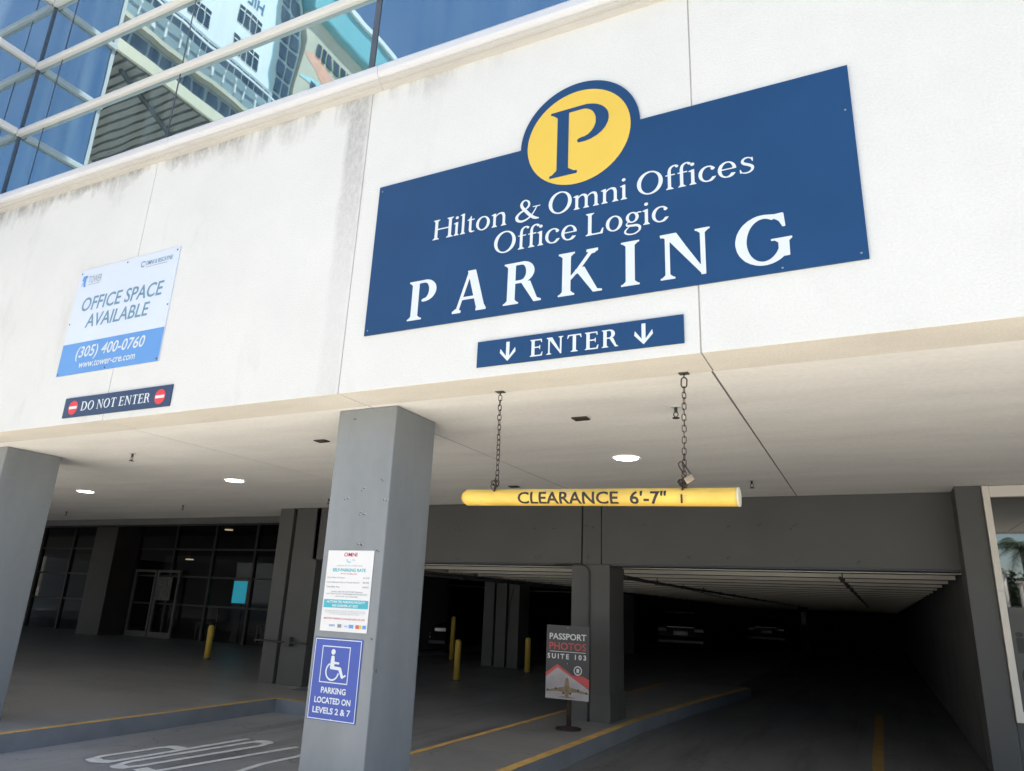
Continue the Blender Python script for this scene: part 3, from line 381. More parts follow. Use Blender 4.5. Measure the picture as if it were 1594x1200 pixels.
stopletter([[(-6.30, 6.42), (-6.41, 4.80)], [(-6.41, 4.84), (-6.52, 4.80)]+arcpts(-6.57, 4.98, .09, .16, 270, 180, 6)+[(-6.60, 5.40)]+arcpts(-6.50, 5.45, .10, .18, 180, 90, 6)+[(-6.36, 5.62)]])
stopletter([arcpts(-6.17, 5.00, .11, .22, 360, 180, 14)+arcpts(-6.04, 6.20, .11, .20, 180, 0, 14)+[(-6.06, 5.00)]])
stopletter([[(-5.60, 6.42), (-5.80, 4.84)], [(-5.98, 4.84), (-5.62, 4.78)]])
stopletter([[(-5.34, 6.30), (-5.28, 6.10), (-5.30, 5.6), (-5.22, 5.15), (-5.16, 4.9)]+arcpts(-5.30, 4.95, .12, .2, 0, -180, 10)])

# ================================================================== the building
B = thing('parking_building', (0, 9, 0), 'white stucco building with blue mirror glazing above a dark parking garage entrance', 'building')
ROOF = 15.6
ED = [-8.85, -5.94, -3.33, -.76, 1.85, 4.45, 7.05, 9.65]
g = .004
def two_tone(name, dims, mats, parent):
    o = boxo(name, dims, mats, parent, bev=.004)
    for p in o.data.polygons:
        if p.normal.z < -.7: p.material_index = 1
    return o
for i in range(7):
    two_tone('fascia_panel', (ED[i]+g, 3.8, 2.913, ED[i+1]-g, 4.15, 5.60), [M_STUCCO, M_LIP], B)
    boxo('joint_filler', (ED[i+1]-g-.002, 3.806, 2.920, ED[i+1]+g+.002, 4.12, 5.5), M_JOINTL, B)
for i in range(12):
    two_tone('fascia_panel', (-8.85-(i+1)*2.7+g, 3.05, 2.913, -8.85-i*2.7-g, 4.15, 5.60), [M_STUCCO, M_LIP], B)
# ceiling panels behind the lip
CE = [-40, -33, -26.7, -20.6, -14.9, -12.0, -9.02, -6.0, -3.33, -.77, 1.9, 4.5, 7.1, 9.6]
for i in range(len(CE)-1):
    jj = .0055 if i < 8 else .007
    y1 = 10.1 if CE[i+1] <= -9.0 else 9.2
    boxo('ceiling_panel', (CE[i]+jj, 4.153, 2.916, CE[i+1]-jj, y1, 2.99), M_CEIL, B)
boxo('ceiling_void', (-40, 4.16, 3.0, 9.6, 9.2, 3.05), M_JOINT, B)
for x in (-.77, -3.33, -6.0, -9.02, -12.0): boxo('ceiling_joint', (x-.0055, 4.155, 2.9180, x+.0055, 9.19, 2.95), M_JOINT, B)
# body of the building above (behind the glass) and its roof
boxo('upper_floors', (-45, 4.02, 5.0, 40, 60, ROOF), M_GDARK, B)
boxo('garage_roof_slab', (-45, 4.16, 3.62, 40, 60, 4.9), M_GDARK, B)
boxo('roof_parapet', (-45, 3.7, ROOF+.002, 40, 60, ROOF+.9), M_STUCCO, B)

# front columns
def column(dims, label=None, m=M_GREY):
    o = boxo('column', dims, m, B, bev=.012)
    if label: o['label'] = label
    return o
column((-3.64, 4.20, -.2, -3.095, 4.742, 2.915), 'front column with the two posted signs')
column((-8.80, 4.28, -.2, -8.20, 4.872, 2.915), 'front column at the left edge')
column((-14.0, 4.28, -.2, -13.4, 4.87, 2.915))
# back row: split pillar on the left, centre column, leaning pillar at the shop front
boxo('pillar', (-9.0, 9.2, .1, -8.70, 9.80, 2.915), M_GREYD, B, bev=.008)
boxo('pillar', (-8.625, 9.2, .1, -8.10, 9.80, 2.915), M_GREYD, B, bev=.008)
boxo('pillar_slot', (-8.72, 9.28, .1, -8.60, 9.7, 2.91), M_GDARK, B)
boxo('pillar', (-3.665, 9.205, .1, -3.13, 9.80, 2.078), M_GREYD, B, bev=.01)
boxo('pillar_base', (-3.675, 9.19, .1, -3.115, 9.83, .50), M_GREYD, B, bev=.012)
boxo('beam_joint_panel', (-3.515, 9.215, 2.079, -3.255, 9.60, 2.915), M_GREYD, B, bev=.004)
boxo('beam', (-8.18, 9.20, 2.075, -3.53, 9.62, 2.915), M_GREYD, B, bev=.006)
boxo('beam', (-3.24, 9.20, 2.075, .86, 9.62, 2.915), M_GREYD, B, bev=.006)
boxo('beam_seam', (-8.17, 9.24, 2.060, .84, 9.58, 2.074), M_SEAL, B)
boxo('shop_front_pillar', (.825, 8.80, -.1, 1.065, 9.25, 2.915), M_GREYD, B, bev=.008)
# conduit bent under the beam and down the centre column
tubeo('conduit', [(-3.9, 9.185, 2.07), (-3.52, 9.185, 2.07), (-3.45, 9.185, 2.045), (-3.41, 9.185, 1.98), (-3.40, 9.185, .16)], .013, M_PIPE, B, 8)
tubeo('handrail_pipe', [(-9.12, 9.13, .80), (-8.05, 9.13, .80)], .014, M_PIPE, B, 8)
boxo('pipe_bracket', (-8.46, 9.10, .74, -8.36, 9.19, .88), M_PIPE, B, bev=.01)
tubeo('conduit', [(-8.17, 9.18, 2.90), (-8.17, 9.18, 2.10), (-8.10, 9.18, 2.075), (-7.2, 9.18, 2.073)], .012, M_PIPE, B, 8)

# garage ceiling: white ribs one behind another, slab above, girder and pipes
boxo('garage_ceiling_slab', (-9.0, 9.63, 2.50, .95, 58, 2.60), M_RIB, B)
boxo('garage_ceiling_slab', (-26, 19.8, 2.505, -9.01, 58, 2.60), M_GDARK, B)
rme = None
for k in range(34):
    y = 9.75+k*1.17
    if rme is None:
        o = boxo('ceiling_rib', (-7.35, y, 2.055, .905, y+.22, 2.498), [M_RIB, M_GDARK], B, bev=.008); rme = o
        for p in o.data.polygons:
            if p.normal.z < -.5: p.material_index = 1  # shade under the ribs is put into the colour of their undersides
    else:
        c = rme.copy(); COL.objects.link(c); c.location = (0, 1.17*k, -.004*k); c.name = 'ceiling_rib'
boxo('girder', (-8.05, 9.9, 1.99, -7.45, 50, 2.495), M_RIB, B, bev=.01)
def pipe_run(x, z, y0, y1, r=.022):
    t = tubeo('ceiling_pipe', [(x, y0, z), (x, y1, z)], r, M_PIPE, B, 8)
    bm = bmesh.new()
    y = y0+.7
    while y < y1:
        tube(bm, [(x, y, z), (x, y, z+.16)], .008, 5); box(bm, x-r*1.5, y-.02, z-r*1.3, x+r*1.5, y+.02, z+r*1.3); y += 1.9
    o = done('pipe_hanger', bm, M_PIPE, B)
pipe_run(-3.42, 1.975, 10.0, 40, .024); pipe_run(-7.35, 1.975, 10.0, 40, .03); pipe_run(-.40, 2.0, 9.9, 40, .02); pipe_run(-7.05, 2.0, 10.0, 36, .014)
tubeo('conduit', [(-3.45, 10.1, 2.02), (-3.6, 14, 2.0), (-3.9, 19, 1.98), (-4.4, 26, 1.97)], .012, M_PIPE, B, 6)
# garage walls
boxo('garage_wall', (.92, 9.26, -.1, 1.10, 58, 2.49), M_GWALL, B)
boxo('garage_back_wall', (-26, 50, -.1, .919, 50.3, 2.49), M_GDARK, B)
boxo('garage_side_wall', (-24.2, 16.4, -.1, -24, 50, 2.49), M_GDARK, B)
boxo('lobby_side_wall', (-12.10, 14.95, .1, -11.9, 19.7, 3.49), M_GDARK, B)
for x in (-9.20, -8.84, -8.48): boxo('garage_pillar', (x, 17.0, -.05, x+.30, 17.6, 2.49), M_GREYD, B, bev=.01)
for x, y in ((-8.4, 26), (-8.4, 35), (-3.6, 39), (-13.5, 26)):
    boxo('garage_pillar', (x, y, -.05, x+.45, y+.45, 2.49), M_GDARK, B, bev=.01)
tubeo('hanging_cable', [(-8.42, 16.97, 2.25), (-8.36, 16.96, 2.42), (-8.26, 16.96, 2.45), (-8.22, 16.96, 2.3), (-8.34, 16.96, 1.9), (-8.44, 16.96, 1.5), (-8.45, 16.96, .9)], .012, M_PIPE, B, 6)

# lobby glass wall far left
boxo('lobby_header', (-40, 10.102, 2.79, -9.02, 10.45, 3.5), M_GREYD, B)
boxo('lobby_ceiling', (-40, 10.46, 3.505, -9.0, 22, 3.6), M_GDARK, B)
LW = empty('lobby_glass_wall', (-17, 15, .16)); setp(LW, B); LW.location = (-17, 15, .16); LW.matrix_parent_inverse = Matrix.Translation(-Vector(B.location))
lg = mat('lobby_glass', (.03, .03, .03), .05, 0, 0, 1, spec=.6)
nt = lg.node_tree; tr = nd(nt, 'ShaderNodeBsdfTransparent'); tr.inputs[0].default_value = (.55, .55, .55, 1); gl = nd(nt, 'ShaderNodeBsdfGlossy'); gl.inputs['Roughness'].default_value = .02
mxs = nd(nt, 'ShaderNodeMixShader'); fr = nd(nt, 'ShaderNodeValue'); fr.outputs[0].default_value = .035
nt.links.new(fr.outputs[0], mxs.inputs[0]); nt.links.new(tr.outputs[0], mxs.inputs[1]); nt.links.new(gl.outputs[0], mxs.inputs[2]); nt.links.new(mxs.outputs[0], nt.nodes['Material Output'].inputs[0])
MX = [-33.2+1.62*k for k in range(14)]
MZ = [.165, 1.10, 1.88, 2.66, 3.49]
for x in MX: boxo('mullion', (x-.035, 14.95, .17, x+.035, 15.06, 3.50), M_DARK, LW)
for z in MZ[1:4]:
    for i in range(len(MX)-1):
        boxo('transom', (MX[i]+.037, 14.97, z-.025, MX[i+1]-.037, 15.04, z+.025), M_DARK, LW)
for i in range(len(MX)-1):
    for j in range(4): wall_poly('pane', [(MX[i]+.036, MZ[j]+.026), (MX[i+1]-.036, MZ[j]+.026), (MX[i+1]-.036, MZ[j+1]-.026), (MX[i]+.036, MZ[j+1]-.026)], 15.0, lg, LW)
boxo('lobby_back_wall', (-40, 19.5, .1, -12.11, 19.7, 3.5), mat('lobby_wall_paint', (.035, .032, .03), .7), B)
for x in (-21.15, -27.5): boxo('lobby_column', (x, 14.1, .1, x+1.0, 14.9, 3.5), M_DARK, B, bev=.02)
M_DFR = mat('grey_door_frame', (.10, .095, .088), .5)
dr = empty('lobby_door', (-18.9, 14.9, .165)); setp(dr, B); dr.location = (-18.9, 14.9, .165); dr.matrix_parent_inverse = Matrix.Translation(-Vector(B.location))
for x0 in (-20.05, -19.05):
    bm = bmesh.new(); box(bm, x0, 14.86, .17, x0+.07, 14.92, 2.05); box(bm, x0+.88, 14.86, .17, x0+.95, 14.92, 2.05); box(bm, x0+.07, 14.86, 1.98, x0+.88, 14.92, 2.05); box(bm, x0+.07, 14.86, .17, x0+.88, 14.92, .32)
    done('door_leaf', bm, M_DFR, dr)
boxo('door_notice', (-18.95, 14.84, 1.2, -18.35, 14.85, 1.85), mat('grey_notice_paper', (.12, .115, .10), .7, var=.5, scale=14), dr)

# ---- sill and curtain wall (the run falls very slightly to the right, as in the photograph)
def tilt(o, k=-.0145, x0=-3.2):
    for v in o.data.vertices: v.co.z += k*(v.co.x-x0)
    return o
SE = [-8.85, -8.12, -5.69, -3.22, -.70, 1.85, 4.45, 7.05, 9.65]
for i in range(len(SE)-1):
    a, b = SE[i]+.002, SE[i+1]-.002
    bm = bmesh.new()
    prof = [(3.90, 5.675), (3.74, 5.665), (3.705, 5.655), (3.69, 5.63), (3.69, 5.575), (3.70, 5.553), (3.72, 5.545), (3.90, 5.545)]
    A = [bm.verts.new((a, y, z)) for y, z in prof]; Bv = [bm.verts.new((b, y, z)) for y, z in prof]
    n = len(prof); bm.faces.new(A); bm.faces.new(Bv[::-1])
    for k in range(n): bm.faces.new((A[k], Bv[k], Bv[(k+1) % n], A[(k+1) % n]))
    tilt(done('sill', bm, M_SILL, B))
    bm = bmesh.new(); box(bm, a, 3.735, 5.510, b, 3.90, 5.5435); box(bm, a, 3.760, 5.480, b, 3.90, 5.508)
    tilt(done('sill_trim', bm, M_SILLB, B))
CW = empty('curtain_wall', (-3, 3.9, 5.6)); setp(CW, B); CW.location = (-3, 3.9, 5.6); CW.matrix_parent_inverse = Matrix.Translation(-Vector(B.location))
GX_ = [-8.84, -8.36, -6.01, -3.45, -.90, 1.65, 4.2, 6.75, 9.3]
GZ_ = [5.675]+[6.66+.985*k for k in range(10)]
for j in range(len(GZ_)-1):
    for i in range(len(GX_)-1):
        z0 = GZ_[j]+(.041 if j else 0); z1 = min(GZ_[j+1]-.041, ROOF-.1)
        if z0 >= ROOF-.2: continue
        w0 = .008 if i not in (3,) else .034
        w1 = .008 if i+1 not in (3,) else .034
        bm = bmesh.new(); box(bm, GX_[i]+w0, 3.876, z0, GX_[i+1]-w1, 3.888, z1)
        o = tilt(done('window_pane', bm, M_GLASS, CW))
        # every pane sits a touch out of true, as real glazing does
        k1 = random.uniform(-.004, .004); k2 = random.uniform(-.003, .003)
        if i in (1, 2): k1 *= .5
        xm, zm = (GX_[i]+GX_[i+1])/2, (z0+z1)/2
        for v in o.data.vertices: v.co.y += k1*(v.co.x-xm)*.5+k2*(v.co.z-zm)*.5
for i, x in enumerate(GX_):
    w = .007 if i != 3 else .03
    tilt(boxo('glazing_seal', (x-w, 3.872, 5.68, x+w, 3.90, ROOF-.1), M_SEAL, CW))
MB_ = [(-8.84, -8.10)]+[(SE[k], SE[k+1]) for k in range(2, len(SE)-1)]
MB_ = [(SE[0], SE[1]), (SE[1], -3.45), (-3.45, 1.65), (1.65, 6.75), (6.75, 9.65)]
for z in GZ_[1:]:
    if z > ROOF-.3: break
    for a, b in MB_:
        bm = bmesh.new(); prof = [(3.90, z+.040), (3.845, z+.039), (3.828, z+.032), (3.822, z+.015), (3.822, z-.015), (3.828, z-.032), (3.845, z-.039), (3.90, z-.040)]
        A = [bm.verts.new((a+.002, y, q)) for y, q in prof]; Bv = [bm.verts.new((b-.002, y, q)) for y, q in prof]; n = len(prof)
        bm.faces.new(A); bm.faces.new(Bv[::-1])
        for k in range(n): bm.faces.new((A[k], Bv[k], Bv[(k+1) % n], A[(k+1) % n]))
        tilt(done('mullion_cap', bm, M_ALU, CW))
# wing on the left that steps 0.75 m forward: side glass at x = -8.85, front glass at y = 3.08
WG = empty('wing_glazing', (-8.85, 3.4, 5.6)); setp(WG, B); WG.location = (-8.85, 3.4, 5.6); WG.matrix_parent_inverse = Matrix.Translation(-Vector(B.location))
dz = .082
for j in range(len(GZ_)-1):
    z0 = GZ_[j]+(.041 if j else 0)+dz; z1 = min(GZ_[j+1]-.041+dz, ROOF-.1)
    if z0 >= ROOF-.2: continue
    boxo('window_pane', (-8.862, 3.09, z0, -8.85, 3.872, z1), M_GLASSL, WG)
    for i in range(10): boxo('window_pane', (-8.87-(i+1)*2.5, 3.08, z0, -8.89-i*2.5, 3.09, z1), M_GLASSL, WG)
for z in GZ_[1:]:
    if z > ROOF-.3: break
    bm = bmesh.new(); box(bm, -8.90, 3.04, z-.04+dz, -8.80, 3.82, z+.04+dz, bev=.01); done('mullion_cap', bm, M_ALU, WG)
    bm = bmesh.new(); box(bm, -34, 3.03, z-.04+dz, -8.902, 3.10, z+.04+dz, bev=.01); done('mullion_cap', bm, M_ALU, WG)
boxo('corner_seal', (-8.849, 3.858, 5.68, -8.834, 3.8745, ROOF-.1), M_SEAL, WG)
boxo('corner_post', (-8.90, 3.04, 5.6, -8.835, 3.088, ROOF-.1), M_ALU, WG)
boxo('sill', (-8.90, 2.95, 5.62, -8.70, 3.688, 5.755), M_SILL, WG, bev=.01)
boxo('sill', (-34, 2.95, 5.62, -8.902, 3.09, 5.755), M_SILL, WG, bev=.01)
boxo('wing_core', (-44, 3.12, 5.3, -8.88, 4.0, ROOF), M_GDARK, B)

# ---- shop front at the right
SF = empty('shop_front', (3.5, 8.85, 0)); setp(SF, B); SF.location = (3.5, 8.85, 0); SF.matrix_parent_inverse = Matrix.Translation(-Vector(B.location))
boxo('base_wall', (1.07, 8.83, -.1, 9.6, 9.1, .645), M_GREYD, SF)
boxo('frame_stile', (1.068, 8.76, .65, 1.130, 8.90, 2.905), M_FRAME, SF, bev=.004)
boxo('frame_head', (1.132, 8.765, 2.79, 9.6, 8.90, 2.905), M_FRAME, SF, bev=.004)
boxo('frame_sill', (1.132, 8.765, .65, 9.6, 8.90, .74), M_FRAME, SF, bev=.004)
boxo('frame_stile', (3.55, 8.77, .742, 3.61, 8.90, 2.788), M_FRAME, SF, bev=.004)
boxo('frame_stile', (6.05, 8.77, .742, 6.11, 8.90, 2.788), M_FRAME, SF, bev=.004)
boxo('frame_joint', (1.066, 8.757, 1.845, 1.132, 8.77, 1.868), M_ALU, SF)
boxo('window_pane', (1.134, 8.80, .745, 3.545, 8.81, 2.785), M_SHOPG, SF)
boxo('window_pane', (3.615, 8.80, .745, 6.045, 8.81, 2.785), M_SHOPG, SF)
boxo('window_pane', (6.115, 8.80, .745, 9.6, 8.81, 2.785), M_SHOPG, SF)
wall_poly('frosted_film', [(1.135, .746), (3.544, .746), (3.544, 1.70), (1.135, 1.70)], 8.7985, mat('grey_frosted_film', (.085, .085, .082), .6, 0, .08, 1), SF)
letters('lettering', 'in', 1.165, 1.43, 1.285, .19, 8.797, M_BLACK, SF, off=.03)
wall_poly('window_decal', circ(1.30, 1.06, .13, 24), 8.7968, M_BLACK, SF)

# chips and old fixing holes in the paint
def chips(pts, y, m, n=1, r=.008):
    rnd = random.Random(4)
    for x, z in pts:
        bm = bmesh.new()
        for k in range(n):
            cx_, cz_ = x+rnd.uniform(-1, 1)*r*1.6, z+rnd.uniform(-1, 1)*r*1.2
            vs = [bm.verts.new((cx_+math.cos(a)*r*rnd.uniform(.35, 1.1), y-.0006*(k+1), cz_+math.sin(a)*r*rnd.uniform(.3, .8))) for a in [2*math.pi*j/7 for j in range(7)]]
            bm.faces.new(vs)
        done('paint_chip', bm, m, B)
M_CHIP = mat('bare_concrete_chip', (.055, .055, .055), .9)
M_CHIPL = mat('pale_filler', (.30, .32, .33), .8)
COLP = [(-3.334, 2.288), (-3.479, 2.216), (-3.123, 2.212), (-3.329, 2.109), (-3.294, 2.114), (-3.319, 1.903), (-3.295, 1.889), (-3.148, 1.849), (-3.173, 2.349), (-3.483, 2.828), (-3.122, 1.266), (-3.065, 1.062)]
BEAMP = [(-5.811, 2.566), (-5.498, 2.555), (-5.442, 2.545), (-4.223, 2.564), (-4.214, 2.564), (-3.93, 2.571), (-5.443, 2.12), (-4.19, 2.16), (-4.141, 2.17), (-3.467, 2.567), (-3.347, 2.575), (-3.435, 2.177), (-2.681, 2.578), (-1.601, 2.569), (-0.868, 2.547), (-0.815, 2.577), (-2.09, 2.182), (-1.596, 2.172), (-0.823, 2.166), (-0.181, 2.145), (-1.197, 2.573)]
chips(COLP, 4.199, M_CHIP, 2, .0085); chips([(x+.012, z+.006) for x, z in COLP[:7]], 4.1982, M_CHIPL, 2, .010)
chips(BEAMP, 9.1985, M_CHIP, 2, .019)
# ================================================================== signs on the facade
S = thing('parking_sign', (-1.5, 3.78, 3.33), 'large navy wall sign with yellow round P reading Hilton & Omni Offices Office Logic PARKING', 'sign')
cx, cz, rr = -1.514, 4.545, .425
pts = [(-3.14, 3.325), (.125, 3.325), (.125, 4.545)]
dz_ = 0.0
a1 = math.atan2(0.0, rr)
pts += [(cx+rr*math.cos(a), cz+rr*math.sin(a)) for a in [math.pi*k/40 for k in range(0, 41)]]
pts += [(-3.14, 4.545)]
wall_poly('sign_board', pts, 3.786, M_NAVY, S, .012)
wall_poly('yellow_disc', circ(-1.517, 4.540, .368, 64, .362), 3.7845, M_SUNY, S)
letters('lettering', 'P', -1.715, -1.297, 4.258, .520, 3.783, M_NAVY, S, serif=True, bold=False)
letters('lettering', 'Hilton & Omni Offices', -2.615, -.412, 3.983, .158, 3.7845, M_WHITE, S, serif=True, bold=False, track=12, wordgap=200)
letters('lettering', 'Office Logic', -2.11, -.918, 3.775, .158, 3.7845, M_WHITE, S, serif=True, bold=False, track=12, wordgap=200)
letters('lettering', 'PARKING', -2.775, -.238, 3.384, .298, 3.7845, M_WHITE, S, serif=True, bold=True, track=262)
for x in (-2.475, ): boxo('board_seam', (x, 3.7855, 3.327, x+.002, 3.7865, 4.543), M_NAVY2, S)
M_SCREW = mat('screw_head', (.35, .36, .38), .4, .6)
def screws(parent, pts, y, r=.007, m=None):
    for x, z in pts: wall_poly('screw', circ(x, z, r, 8), y, m or M_SCREW, parent)
screws(S, [(-3.11, 3.36), (.09, 3.36), (.09, 4.25), (-3.11, 4.5), (-.3, 3.345)], 3.7835, .006)

S = thing('enter_sign', (-1.52, 3.78, 2.98), 'small navy sign reading ENTER between two white down arrows, under the large parking sign', 'sign')
wall_poly('sign_board', [(-2.193, 2.981), (-.849, 2.981), (-.849, 3.155), (-2.193, 3.155)], 3.788, M_NAVY, S, .01)
letters('lettering', 'ENTER', -1.813, -1.237, 3.008, .112, 3.7865, M_WHITE, S, serif=True, bold=True, track=95)
for x in (-1.970, -1.083):
    w = .012; p = [(x-w, 3.130), (x-w, 3.035), (x-.056+.004, 3.088), (x-.056, 3.060), (x, 3.000), (x+.056, 3.060), (x+.056-.004, 3.088), (x+w, 3.035), (x+w, 3.130)]
    wall_poly('arrow', p, 3.7865, M_WHITE, S)

M_RED = mat('red_print', (.62, .04, .05), .45, 0, .05, 5)
S = thing('do_not_enter_sign', (-5.8, 3.78, 2.97), 'narrow dark blue sign reading DO NOT ENTER between two red no-entry discs', 'sign')
wall_poly('sign_board', [(-6.513, 2.970), (-5.090, 2.970), (-5.090, 3.156), (-6.513, 3.156)], 3.788, M_NAVY2, S, .01)
letters('lettering', 'DO NOT ENTER', -6.262, -5.345, 3.022, .084, 3.7865, M_WHITE, S, serif=True, bold=True, track=40, wordgap=220)
for x in (-6.378, -5.222):
    wall_poly('red_disc', circ(x, 3.060, .066, 30), 3.7868, M_RED, S)
    wall_poly('white_bar', [(x-.054, 3.047), (x+.054, 3.047), (x+.054, 3.073), (x-.054, 3.073)], 3.7856, M_WHITE, S)

M_PALE = mat('pale_sign_board', (.58, .635, .74), .35, 0, .02, 2)
M_SKYB = mat('light_blue_print', (.10, .27, .58), .4, 0, .05, 2)
M_TEALT = mat('slate_blue_lettering', (.13, .25, .35), .5)
M_GRT = mat('grey_lettering', (.30, .34, .38), .5)
S = thing('office_space_sign', (-6.05, 3.78, 3.39), 'white and light blue sign reading OFFICE SPACE AVAILABLE with a phone number', 'sign')
wall_poly('sign_board', [(-6.755, 3.388), (-5.342, 3.388), (-5.342, 4.487), (-6.755, 4.487)], 3.790, M_PALE, S, .008)
wall_poly('blue_band', [(-6.754, 3.389), (-5.343, 3.389), (-5.343, 3.706), (-6.754, 3.706)], 3.7885, M_SKYB, S)
letters('lettering', 'OFFICE SPACE', -6.61, -5.465, 4.035, .135, 3.7885, M_TEALT, S, off=.012, shear=.12)
letters('lettering', 'AVAILABLE', -6.49, -5.605, 3.855, .130, 3.7885, M_TEALT, S, off=.012, shear=.12)
letters('lettering', '(305) 400-0760', -6.52, -5.567, 3.552, .105, 3.787, M_WHITE, S, off=.012, shear=.15)
letters('lettering', 'www.tower-cre.com', -6.44, -5.657, 3.446, .068, 3.787, M_WHITE, S, off=.012, shear=.15)
letters('lettering', 'TOWER', -6.60, -6.40, 4.33, .075, 3.7885, M_GRT, S)
letters('lettering', 'OMNI & BISCAYNE', -5.78, -5.42, 4.375, .042, 3.7885, M_TEALT, S, off=.01)
wall_poly('logo_mark', [(-6.70, 4.30), (-6.672, 4.36), (-6.70, 4.375), (-6.69, 4.42), (-6.625, 4.42), (-6.62, 4.395), (-6.64, 4.39), (-6.64, 4.33), (-6.625, 4.30), (-6.66, 4.30), (-6.665, 4.34)], 3.7885, M_SKYB, S)
boxo('underline', (-6.60, 3.7882, 4.312, -6.42, 3.7889, 4.317), M_GRT, S)
boxo('underline', (-5.76, 3.7882, 4.352, -5.48, 3.7889, 4.358), M_GRT, S)
ring_poly('logo_ring', -5.815, 4.392, .032, .022, 3.7885, M_TEALT, S, 20, .6, 5.6)
screws(S, [(-6.72, 4.45), (-6.05, 4.455), (-5.37, 4.455), (-6.735, 3.92), (-5.36, 3.92), (-6.73, 3.41), (-6.05, 3.41), (-5.365, 3.415)], 3.7872, .009, M_BLACK)

# ---- the two notices on the front column
FY = 4.20
M_PAPER = mat('white_notice_board', (.66, .65, .645), .45, 0, .02, 3)
M_MAG = mat('magenta_print', (.45, .03, .10), .5); M_TEAL = mat('teal_print', (.05, .38, .45), .5); M_TXT = mat('grey_small_print', (.22, .24, .27), .6); M_REDT = mat('red_small_print', (.55, .12, .10), .6)
S = thing('rate_sign', (-3.38, 4.19, 1.28), 'white self-parking rate notice with teal band on the front column, above the blue sign', 'sign')
y = FY-.006
wall_poly('sign_board', [(-3.585, 1.292), (-3.172, 1.292), (-3.172, 1.848), (-3.585, 1.848)], y, M_PAPER, S, .004)
y2 = y-.0012
c = -3.378
def ctr(s, w, z, h, m, off=.006): letters('lettering', s, c-w/2, c+w/2, z, h, y2, m, S, off=off)
ctr('OMNI', .118, 1.806, .026, M_MAG, .02)
ring_poly('swirl', c-.005, 1.792, .030, .025, y2, M_TEAL, S, 14, R(190), R(300))
ring_poly('swirl', c+.032, 1.755, .030, .026, y2, M_TEAL, S, 10, R(60), R(120))
ctr('Welcome to the Omni Complex Garage', .23, 1.738, .0075, M_TXT, 0)
ctr('SELF-PARKING RATE', .295, 1.700, .021, M_TEAL, .025)
ctr('UP TO 1ST MINUTES', .145, 1.680, .0085, M_REDT)
for z, a, b2, w in ((1.652, 'First Hour (1 Hour)', '$12.00', .155), (1.620, 'Each Additional Hour or fraction thereof', '$6.00', .29), (1.588, 'Daily Max Rate', '$40.00', .12)):
    letters('lettering', a, -3.565, -3.565+w, z, .0105, y2, M_TXT, S, off=.004); letters('lettering', b2, -3.245, -3.192, z+.001, .012, y2, M_TXT, S, off=.004)
ctr('PAYING CARD OR CASH TICKET REQUIRED', .28, 1.556, .008, M_TXT, .01)
ctr('LOST TICKET WILL PAY THE MAXIMUM RATE FOR EACH DAY', .365, 1.541, .008, M_TXT, .01)
ctr('NO IN AND OUT PRIVILEGES', .20, 1.524, .008, M_TXT, .01)
wall_poly('teal_band', [(c-.197, 1.450), (c+.197, 1.450), (c+.197, 1.506), (c-.197, 1.506)], y2, M_TEAL, S)
letters('lettering', 'AUTOMATED PARKING FACILITY', c-.17, c+.17, 1.484, .0145, y2-.001, M_WHITE, S, off=.03)
letters('lettering', 'NO CASHIER AT EXIT', c-.115, c+.115, 1.458, .0145, y2-.001, M_WHITE, S, off=.03)
ctr('Any vehicle parked without a valid ticket is subject to being towed away', .36, 1.428, .006, M_TXT, 0)
ctr('at the expense of the owner. The garage is not responsible for fire or theft', .36, 1.417, .006, M_TXT, 0)
ctr('or for loss or damage to the vehicle or its contents', .26, 1.406, .006, M_TXT, 0)
ctr('MONTHLY PARKING AVAILABLE (305) 374-2100', .36, 1.372, .011, M_REDT, .012)
for x0, w, m in ((-3.43, .035, M_TXT), (-3.33, .040, M_SKYB), (-3.272, .032, M_REDT), (-3.240, .018, M_SUNY), (-3.212, .030, M_SKYB)):
    wall_poly('card_mark', [(x0, 1.318), (x0+w, 1.318), (x0+w, 1.342), (x0, 1.342)], y2, m, S)
letters('lettering', 'asm', -3.505, -3.455, 1.325, .018, y2, M_SKYB, S, off=.02)
letters('lettering', 'VISA', -3.372, -3.338, 1.324, .010, y2, M_SKYB, S, off=.02)

M_PURP = mat('periwinkle_sign_print', (.06, .095, .36), .5, 0, .06, 3, spec=.3)
S = thing('accessible_parking_sign', (-3.40, 4.19, .71), 'blue wheelchair sign reading PARKING LOCATED ON LEVELS 2 & 7 on the front column', 'sign')
q0, q1, p0, p1 = .716, 1.247, -3.612, -3.196
wall_poly('sign_board', [(p0, q0), (p1, q0), (p1, q1), (p0, q1)], y, M_PURP, S, .004)
def frame(x0, z0, x1, z1, t, name='white_border'):
    bm = bmesh.new()
    o_ = [bm.verts.new((x, y2, z)) for x, z in ((x0, z0), (x1, z0), (x1, z1), (x0, z1))]; i_ = [bm.verts.new((x, y2, z)) for x, z in ((x0+t, z0+t), (x1-t, z0+t), (x1-t, z1-t), (x0+t, z1-t))]
    for k in range(4): bm.faces.new((o_[k], o_[(k+1) % 4], i_[(k+1) % 4], i_[k]))
    done(name, bm, M_WHITE, S)
frame(p0+.006, q0+.006, p1-.006, q1-.006, .0055)
frame(-3.538, .955, -3.292, 1.195, .0065)
for s_, w, z in (('PARKING', .215, .890), ('LOCATED ON', .312, .826), ('LEVELS 2 & 7', .325, .762)):
    c = -3.405; letters('lettering', s_, c-w/2, c+w/2, z, .036, y2, M_WHITE, S, off=.028)
wall_poly('figure_head', circ(-3.438, 1.157, .0185, 20), y2, M_WHITE, S)
